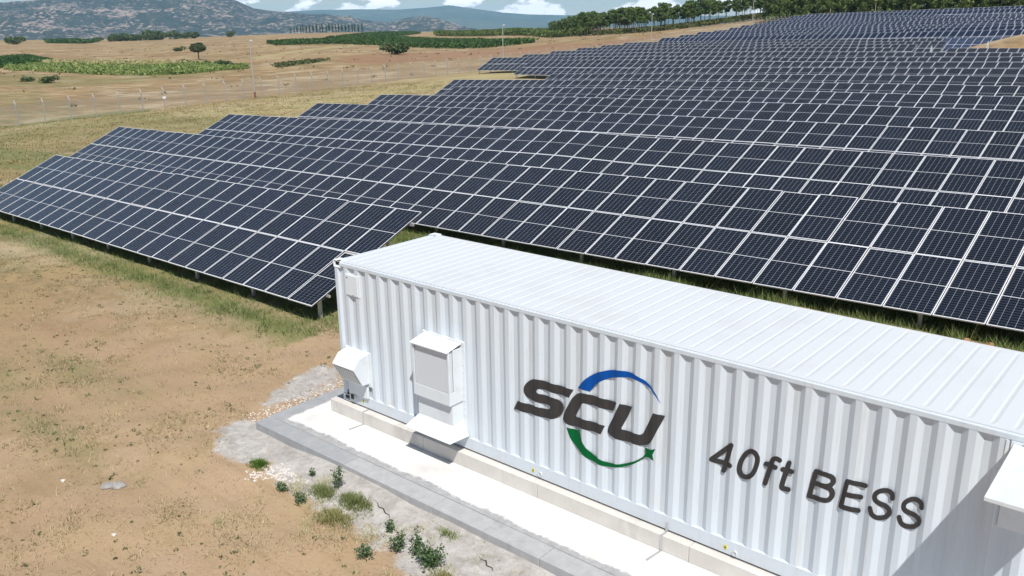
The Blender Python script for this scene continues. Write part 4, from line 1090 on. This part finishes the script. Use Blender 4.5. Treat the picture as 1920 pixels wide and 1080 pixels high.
# poplars
pc = [crown_mesh('crown', [((0, 0, z), (.9 - abs(z - 5) * .11, .9 - abs(z - 5) * .11, 1.2)) for z in (2.2, 3.6, 5, 6.4, 7.8)], .5, (.03, .06, .02), (.07, .12, .04), 70) for _ in range(2)]
pt = trunk_mesh(8, .12, BARK, 0)
for i in range(23):
    px = 562 + 128 * i / 22 + random.uniform(-1, 1); a = az_of(px); d = 1000; x = CAM.x + d * math.sin(a); y = CAM.y + d * math.cos(a)
    s = (.75 + .35 * math.sin(min(i / 8, 1) * 1.57)) * random.uniform(.9, 1.1)
    make_tree('poplar_tree', pt, random.choice(pc), on(x, y), (s * 1.2, s * 1.2, s), random.random() * 6.28, 'slim upright poplar in the row on the far crest', 'poplar tree', 'poplars in a row on the far crest')
# far farm shed
p = on(CAM.x + 1050 * math.sin(az_of(12)), CAM.y + 1050 * math.cos(az_of(12)))
root = tag(empty('farm_shed', p), 'long white roofed shed under the mountain at the far left edge', 'shed')
mb = MB(); mb.box(-14, 14, -4, 4, -1, 3.2); mb.build('wall', PLINTH, root)
mb = MB(); mb.poly([(-15, -5, 3.1), (15, -5, 3.1), (15, 0, 4.6), (-15, 0, 4.6)]); mb.poly([(-15, 5, 3.1), (-15, 0, 4.6), (15, 0, 4.6), (15, 5, 3.1)]); mb.poly([(-15, -5, 3.1), (-15, 0, 4.6), (-15, 5, 3.1)]); mb.poly([(15, -5, 3.1), (15, 5, 3.1), (15, 0, 4.6)]); mb.build('roof', ROOF, root)
root.rotation_euler.z = R(-20)

# crops (nobody could count them)
def crop(name, poly, n, hgt, size, c0, c1, label, cat, rows=None, per=5, spread=.5, gap=None):
    P = in_poly(POLYS[poly] if isinstance(poly, str) else poly, n)
    if gap is not None:
        P = P[wob(P[:, 0] * .09, P[:, 1] * .16) + .5 * wob(P[:, 0] * .4, P[:, 1] * .5) + .25 * rng.normal(size=len(P)) > gap]; n = len(P)
    if rows:
        ang, sp = rows; c, s = math.cos(ang), math.sin(ang)
        u = P[:, 0] * c + P[:, 1] * s; v = -P[:, 0] * s + P[:, 1] * c; v = np.round(v / sp) * sp + rng.normal(0, .18, len(v)); P = np.c_[u * c - v * s, u * s + v * c]
    P = np.repeat(P, per, 0) + rng.normal(0, spread, (n * per, 2))
    z = H(P[:, 0], P[:, 1]) + hgt * (.15 + .85 * rng.random(len(P)))
    V, F, C = tris_cloud(np.c_[P, z], size, c0, c1)
    o = npobj(name, V, F, LEAF, attr={'tint': C}); tag(o, label, cat, kind='stuff')
crop('vineyard', 'vine', 9000, 1.9, .75, (.03, .07, .016), (.085, .155, .035), 'dark green vineyard rows in the middle of the dry fields', 'vineyard', rows=(R(120), 2.6), spread=.35)
crop('vineyard', 'vineup', 4000, 2.0, .9, (.03, .07, .016), (.085, .155, .035), 'upper narrow band of dark green vines behind the main vineyard', 'vineyard')
crop('vineyard', 'darkvine', 5000, 1.4, .7, (.025, .07, .016), (.07, .15, .03), 'dark green crop patch at the left edge', 'vineyard')
crop('vineyard', 'vineleft', 1800, 2.2, 1.6, (.04, .09, .02), (.08, .15, .035), 'thin green field under the mountain at the left', 'vineyard')
crop('orchard', 'orchard', 6000, 3.4, 1.0, (.06, .11, .02), (.17, .21, .05), 'yellow green orchard on the crest left of the pines', 'orchard', spread=.9)
crop('corn_field', 'corn', 11000, 1.1, .45, (.10, .19, .04), (.36, .40, .14), 'light green and yellow corn field beyond the fence', 'corn field', rows=(R(60), 1.6), gap=-.15)
crop('corn_stalks', [(-314, 118), (-267, 134), (-230, 137), (-243, 122), (-290, 112)], 2500, 1.6, .4, (.34, .32, .12), (.55, .50, .26), 'ripe yellow corn stalks at the far edge of the corn field', 'corn field', gap=-.2)
P = field_pts2 = None
crop('field_shrubs', [(-520, 180), (-460, 420), (-330, 500), (-150, 300), (-110, 150), (-95, 40), (-150, 20), (-330, 40)], 500, .35, .35, (.12, .11, .05), (.24, .20, .10), 'small dry shrubs dotted over the open fields', 'shrubs', per=6, spread=.45)
crop('undergrowth', [(-205, 296), (-170, 280), (-137, 280), (-112, 272), (-97, 250), (-97, 262), (-112, 290), (-137, 298), (-170, 296), (-200, 308)], 1500, 2.0, .5, (.05, .075, .02), (.17, .19, .07), 'low green undergrowth between the pine trunks', 'undergrowth', per=8, spread=.6)
crop('shrub_strip', 'farmdark', 260, .8, .5, (.06, .09, .03), (.14, .15, .06), 'low strip of greyish shrubs in the dry field', 'shrubs')

# ------------------------------------------------------------------ grass and weeds close by
def blades(P, hgt, wid, c0, c1, lean=.5, per=7, spread=.04):
    n = len(P) * per; B = np.repeat(P, per, 0) + np.c_[rng.normal(0, spread, (n, 2)), np.zeros(n)]
    hh = np.repeat(np.broadcast_to(hgt, len(P)), per) * (.5 + .7 * rng.random(n)); th = rng.random(n) * 6.28; w = wid * (.6 + .8 * rng.random(n))
    dx = np.cos(th); dy = np.sin(th); l = lean * rng.random(n) * hh
    a = B + np.c_[-dy * w, dx * w, np.zeros(n)]; b = B - np.c_[-dy * w, dx * w, np.zeros(n)]
    t = B + np.c_[dx * l, dy * l, hh]
    V = np.stack([a, b, t], 1).reshape(-1, 3); F = np.arange(n * 3).reshape(-1, 3)
    k = rng.random(n)[:, None]; C = np.asarray(c0) * (1 - k) + np.asarray(c1) * k
    return V, F, np.repeat(C, 3, 0)
def field_pts(n, x0, x1, y0, y1, dens_f):
    q = np.c_[x0 + rng.random(n) * (x1 - x0), y0 + rng.random(n) * (y1 - y0)]
    d = dens_f(q[:, 0], q[:, 1]); q = q[rng.random(n) < d]
    keep = ~((q[:, 0] > -.97) & (q[:, 1] > -1.28) & (q[:, 1] < 3.0))
    q = q[keep]; return np.c_[q, H(q[:, 0], q[:, 1]) - .01]
def patchy(x, y, s, th=.1): return np.clip((wob(x * s, y * s) + .6 * wob(x * s * 2.7 + 5, y * s * 2.7) - th) * 1.6, 0, 1)
P = field_pts(110000, -34, 8, -12, 3.2, lambda x, y: (.10 + .85 * patchy(x, y, .8, .2)) * (1 - .93 * cement(x, y)))
V, F, C = blades(P, .06, .006, (.16, .13, .065), (.62, .52, .31), lean=1.6, per=6, spread=.06)
tag(npobj('dry_grass', V, F, LEAF, attr={'tint': C}), 'short dry straw grass scattered over the sandy ground', 'grass', kind='stuff')
P = field_pts(120000, -40, 14, -9, 12, lambda x, y: np.where(y < 8, .6 * green_and_shade_near(x, y) ** 2.2, green_and_shade_near(x, y) ** 1.4) * (.55 + .45 * patchy(x, y, 1.3, -.2)))
hh = (.09 + .16 * rng.random(len(P)) * green_and_shade_near(P[:, 0], P[:, 1])) * np.where(P[:, 1] > 9, 1.35, 1.)
V, F, C = blades(P, hh, .0065, (.06, .10, .025), (.26, .31, .10), lean=1.5, per=8, spread=.10)
tag(npobj('green_grass', V, F, LEAF, attr={'tint': C}), 'green weeds and grass along the low edge of the panels', 'grass', kind='stuff')
# weeds: leafy rosettes
def weed_cloud(P, r, c0, c1, per=14, leaf=.035):
    n = len(P); Q = np.repeat(P, per, 0); rr = np.repeat(r, per)
    d = rng.normal(size=(n * per, 3)); d[:, 2] = np.abs(d[:, 2]); d /= np.linalg.norm(d, axis=1)[:, None]
    Q = Q + d * rr[:, None] * rng.random(n * per)[:, None] ** .5 * np.array([1, 1, 1.1])
    return tris_cloud(Q, leaf, c0, c1)
P = field_pts(7000, -28, 7, -11, 2.2, lambda x, y: (.06 + .5 * patchy(x, y, .7, .1) + .6 * green_and_shade_near(x, y)) * (1 - .55 * cement(x, y)))
V, F, C = weed_cloud(P, .025 + .085 * rng.random(len(P)) ** 3, (.07, .095, .045), (.25, .27, .13), per=18, leaf=.024)
tag(npobj('ground_weeds', V, F, LEAF, attr={'tint': C}), 'small green weeds dotted over the sandy ground', 'weeds', kind='stuff')
# farther meadow tufts
P = field_pts(60000, -88, -30, -5, 75, lambda x, y: (.25 + .5 * patchy(x, y, .25, 0)) * (x < -30))
V, F, C = blades(P, .13, .035, (.16, .16, .06), (.42, .35, .17), lean=1.2, per=3, spread=.2)
tag(npobj('meadow_grass', V, F, LEAF, attr={'tint': C}), 'drab dry meadow grass between the panels and the fence', 'grass', kind='stuff')

# single plants near the pad
def plant(x, y, h, r, lab, c0, c1, n=260, leaf=.026, stems=5, grp=None):
    root = tag(empty('weed_plant', on(x, y)), lab, 'weed', grp)
    mb = MB(); P = []
    for k in range(stems):
        a = random.random() * 6.28; t = Vector((math.cos(a) * r * random.uniform(.2, .9), math.sin(a) * r * random.uniform(.2, .9), h * random.uniform(.6, 1.)))
        mb.tube((0, 0, -.02), t, .006, .003, 5, cap=False)
        for j in range(n // stems):
            f = .25 + .78 * random.random(); P.append(Vector((0, 0, 0)).lerp(t, f) + Vector((random.gauss(0, r * .24), random.gauss(0, r * .24), random.gauss(0, .02))))
    mb.build('stem', Mat('weed_stem', (.08, .1, .03), .8).m if 'weed_stem' not in D.materials else D.materials['weed_stem'], root)
    V, F, C = tris_cloud(np.array([tuple(p) for p in P]), leaf, c0, c1)
    o = D.objects.new('leaves', npmesh('leaves', V, F, LEAF, attr={'tint': C})); col.objects.link(o); o.parent = root
DG = ((.05, .09, .05), (.17, .24, .11)); YG = ((.09, .13, .035), (.32, .35, .14))
plant(1.93, -1.72, .42, .10, 'tall thin dark green weed near the kerb, above the grass tufts', *DG, stems=3)
plant(1.25, -1.70, .10, .07, 'small low dark weed on the cement left of the tall weed', *DG, n=120)
plant(3.35, -1.93, .20, .10, 'round dark weed on the cement, left of the pair of bushy weeds', *DG, n=220)
plant(3.78, -2.18, .32, .13, 'bushy upright weed, left one of the two large ones near the bottom edge', *DG, n=380)
plant(4.02, -2.10, .33, .12, 'upright weed between the two largest bushy weeds', *DG, n=300)
plant(4.42, -2.17, .30, .22, 'largest dark green bushy weed near the bottom edge', (.045, .09, .04), (.14, .22, .08), n=900, stems=11)
plant(1.75, -2.28, .16, .13, 'grey green weed left of the pale grass tuft', *DG, n=200)
plant(1.2, -2.25, .15, .12, 'dark weed at the edge of the sandy soil, left of the grass', *DG, n=200)
plant(3.55, -2.55, .2, .14, 'loose weed right at the bottom edge below the bushy pair', *DG, n=240)
def tuft(x, y, r, n, lab, c0, c1, h=.14):
    a = rng.random(n) * 6.28; d = rng.random(n) ** .7 * r * 1.25 * (1 + .3 * np.sin(a * 3 + x * 9)); q = np.c_[x + d * np.cos(a) * 1.3, y + d * np.sin(a) * .8]; c_ = on(x, y)
    P = np.c_[q, H(q[:, 0], q[:, 1]) - .005] - np.array(c_)
    V, F, C = blades(P, np.maximum(h * (1.2 - d / r * .8), .03), .0045, c0, c1, lean=1.1, per=6, spread=.02)
    root = tag(empty('grass_tuft', c_), lab, 'grass tuft', 'grass tufts beside the pad')
    o = D.objects.new('grass_blades', npmesh('grass_blades', V, F, LEAF, attr={'tint': C})); col.objects.link(o); o.parent = root; o['kind'] = 'stuff'
tuft(.28, -2.02, .14, 160, 'bright green grass tuft beside the heap of white rubble', (.06, .13, .02), (.16, .26, .05), .12)
tuft(1.82, -1.93, .19, 170, 'yellow green grass tuft just left of the tall thin weed', *YG)
tuft(2.42, -1.80, .24, 260, 'largest grass tuft, right of the tall thin weed', *YG)
tuft(2.50, -2.25, .27, 240, 'pale straw and green tuft in front of the largest grass tuft', (.16, .18, .05), (.42, .38, .17))
tuft(4.05, -1.50, .13, 60, 'sparse light tuft close to the middle of the kerb', (.12, .18, .04), (.3, .34, .12), .09)
tuft(4.75, -2.30, .18, 120, 'pale tuft at the bottom edge right of the largest weed', (.16, .18, .05), (.42, .38, .17))

# stones
def rock_mesh(seed, flat=.5):
    r_ = random.Random(seed); bm = bmesh.new(); bmesh.ops.create_icosphere(bm, subdivisions=1, radius=1)
    for v in bm.verts:
        k = r_.uniform(.7, 1.15); v.co = Vector((v.co.x * k, v.co.y * k, v.co.z * k * flat))
    me = D.meshes.new('rock'); bm.to_mesh(me); bm.free(); return me
def cloud_of(name, meshes, P, S, mat, lab, cat):
    V, F = [], []; k = 0
    base = []
    for me in meshes:
        v = np.empty(len(me.vertices) * 3, np.float32); me.vertices.foreach_get('co', v); base.append((v.reshape(-1, 3), np.array([p.vertices[:] for p in me.polygons])))
    for p, s in zip(P, S):
        v, f = base[rng.integers(len(base))]; a = rng.random() * 6.28; c, n_ = math.cos(a), math.sin(a)
        vv = np.c_[v[:, 0] * c - v[:, 1] * n_, v[:, 0] * n_ + v[:, 1] * c, v[:, 2]] * s + p
        V.append(vv); F.append(f + k); k += len(v)
    o = npobj(name, np.vstack(V), np.vstack(F), mat); tag(o, lab, cat, kind='stuff')
RM = [rock_mesh(s, f) for s, f in ((1, .5), (2, .65), (3, .45), (4, .7))]
P = field_pts(16000, -18, 7, -10, 2.4, lambda x, y: .10 + .12 * patchy(x, y, .5, 0) + .8 * np.exp(-(((x + .9) / 1.1) ** 2 + ((y + 1.2) / 1.4) ** 2)) + .3 * np.exp(-(((x + 1) / 2) ** 2 + ((y + 2) / 1.5) ** 2)))
cloud_of('pebbles', RM, P, .005 + .020 * rng.random(len(P)) ** 3.5, PEB, 'pale pebbles scattered on the sandy ground', 'pebbles')
n = 620; a = rng.random(n) * 6.28; d = np.sqrt(rng.random(n)); d = d * (.75 + .35 * np.sin(a * 3 + 1) + .15 * np.sin(a * 7)); q = np.c_[.72 + .52 * d * np.cos(a) + .18 * d * np.sin(a), -2.0 + .34 * d * np.sin(a) + .05 * np.cos(a)]
cloud_of('white_rubble', RM, np.c_[q, H(q[:, 0], q[:, 1]) - .004], .006 + .024 * rng.random(n) ** 2, PEB, 'heap of white rubble chips at the corner of the spilled cement', 'rubble')
n = 420; t = rng.random(n); q = np.c_[-1.28 + .17 * rng.normal(size=n), -1.1 + 2.4 * t]
cloud_of('edge_rubble', RM, np.c_[q, H(q[:, 0], q[:, 1])], .010 + .018 * rng.random(n), PEB, 'small rubble along the left end kerb', 'rubble')
P = field_pts(26000, -3, 8, -3.6, 1.6, lambda x, y: np.clip(cement(x, y) * 1.1, 0, 1) * (.35 + .65 * patchy(x, y, 1.6, -.1)))
cloud_of('cement_gravel', RM[:2], P, .004 + .009 * rng.random(len(P)) ** 2, ROCKM, 'fine grey gravel over the cement beside the kerb', 'gravel')
P = field_pts(9000, 1.1, 6.5, -3.4, -1.5, lambda x, y: patchy(x, y, 2.2, .25) * .8)
V, F, C = blades(P, .07, .0035, (.30, .30, .12), (.60, .54, .34), lean=1.5, per=5, spread=.035)
tag(npobj('straw_litter', V, F, LEAF, attr={'tint': C}), 'thin pale dry grass growing through the cement in front of the kerb', 'grass', kind='stuff')
P = field_pts(30000, -18, 7, -10, 2.4, lambda x, y: (.25 + .5 * patchy(x, y, .9, 0)) * (1 - cement(x, y)))
cloud_of('soil_crumbs', RM[:2], P, .006 + .014 * rng.random(len(P)) ** 2, SOILC, 'brown crumbs of dry soil over the sandy ground', 'soil')
n = 300; q = np.c_[1 + 12 * rng.random(n), 10.30 + .16 * rng.normal(size=n)]; q = q[wob(q[:, 0] * 1.5, q[:, 0] * .7) > .1]; q[:, 1] -= .045 * q[:, 0]
cloud_of('soil_clods', RM, np.c_[q, H(q[:, 0], q[:, 1])], .03 + .13 * rng.random(len(q)) ** 2, CLOD, 'brown soil clods in the weeds behind the container', 'soil')
# flat grey stone lying on the sand
bm = bmesh.new(); bmesh.ops.create_icosphere(bm, subdivisions=3, radius=1)
for v in bm.verts:
    k = 1 + .16 * math.sin(5 * v.co.x + 2) * math.cos(4 * v.co.y); v.co = Vector((v.co.x * .20 * k, v.co.y * .10 * k * (1 - .35 * math.exp(-((v.co.x + .05) / .25) ** 2) * (v.co.y < 0)), max(v.co.z, -.4) * .045 * (1 + .3 * math.sin(9 * v.co.x))))
me = D.meshes.new('flat_stone'); bm.to_mesh(me); bm.free(); me.materials.append(ROCKM)
o = D.objects.new('flat_stone', me); col.objects.link(o); o.location = on(-1.05, -3.80, .025); o.rotation_euler = (.05, 0, R(40)); tag(o, 'flat grey stone lying alone on the sandy ground', 'stone')
for (x, y, s, lab) in ((.35, -4.45, .045, 'small white stone near the bottom left of the ground'), (-1.9, -4.2, .05, 'pale stone left of the flat grey stone')):
    o = D.objects.new('stone', RM[0].copy()); o.data.materials.append(PEB); col.objects.link(o); o.location = on(x, y, .01); o.scale = (s, s, s); tag(o, lab, 'stone')
# cracks in the spilled cement
ck = MB()
def crack(pts, w):
    for i, ((a, b), (c, d)) in enumerate(zip(pts[:-1], pts[1:])):
        k0 = w * math.sin(math.pi * (i + .15) / len(pts)); k1 = w * math.sin(math.pi * (i + 1.15) / len(pts)) if i < len(pts) - 2 else 0
        l = math.hypot(c - a, d - b); nx, ny = -(d - b) / l, (c - a) / l
        z0 = h1(a, b) + .006; z1 = h1(c, d) + .006
        ck.poly([(a - nx * k0, b - ny * k0, z0), (c - nx * k1, d - ny * k1, z1), (c + nx * k1, d + ny * k1, z1), (a + nx * k0, b + ny * k0, z0)])
crack([(2.55, -1.55), (2.66, -1.57), (2.74, -1.62), (2.82, -1.60), (2.93, -1.66), (3.0, -1.65), (3.1, -1.72)], .010)
crack([(4.75, -1.62), (4.83, -1.66), (4.90, -1.64), (4.98, -1.72), (5.06, -1.71), (5.14, -1.76)], .010)
crack([(5.15, -1.95), (5.22, -1.98), (5.27, -1.93), (5.33, -1.96), (5.40, -2.02)], .014)
tag(ck.build('cement_cracks', CRACK), 'thin dark cracks in the spilled cement', 'cracks', kind='stuff')
for me in [m_ for m_ in D.meshes if m_.name.startswith('rock') and m_.users == 0]: D.meshes.remove(me)

# ------------------------------------------------------------------ air
hz = MB(); hz.box(-12500, 12500, -3600, 12500, -75, 300)
hm = D.materials.new('haze'); hm.use_nodes = True; hn = hm.node_tree; hn.nodes.clear()
pv = hn.nodes.new('ShaderNodeVolumePrincipled'); pv.inputs['Color'].default_value = (.38, .70, 1, 1); pv.inputs['Density'].default_value = 6.5e-5; pv.inputs['Anisotropy'].default_value = -.4
ho = hn.nodes.new('ShaderNodeOutputMaterial'); hn.links.new(pv.outputs[0], ho.inputs['Volume'])
tag(hz.build('haze', hm), kind='stuff')
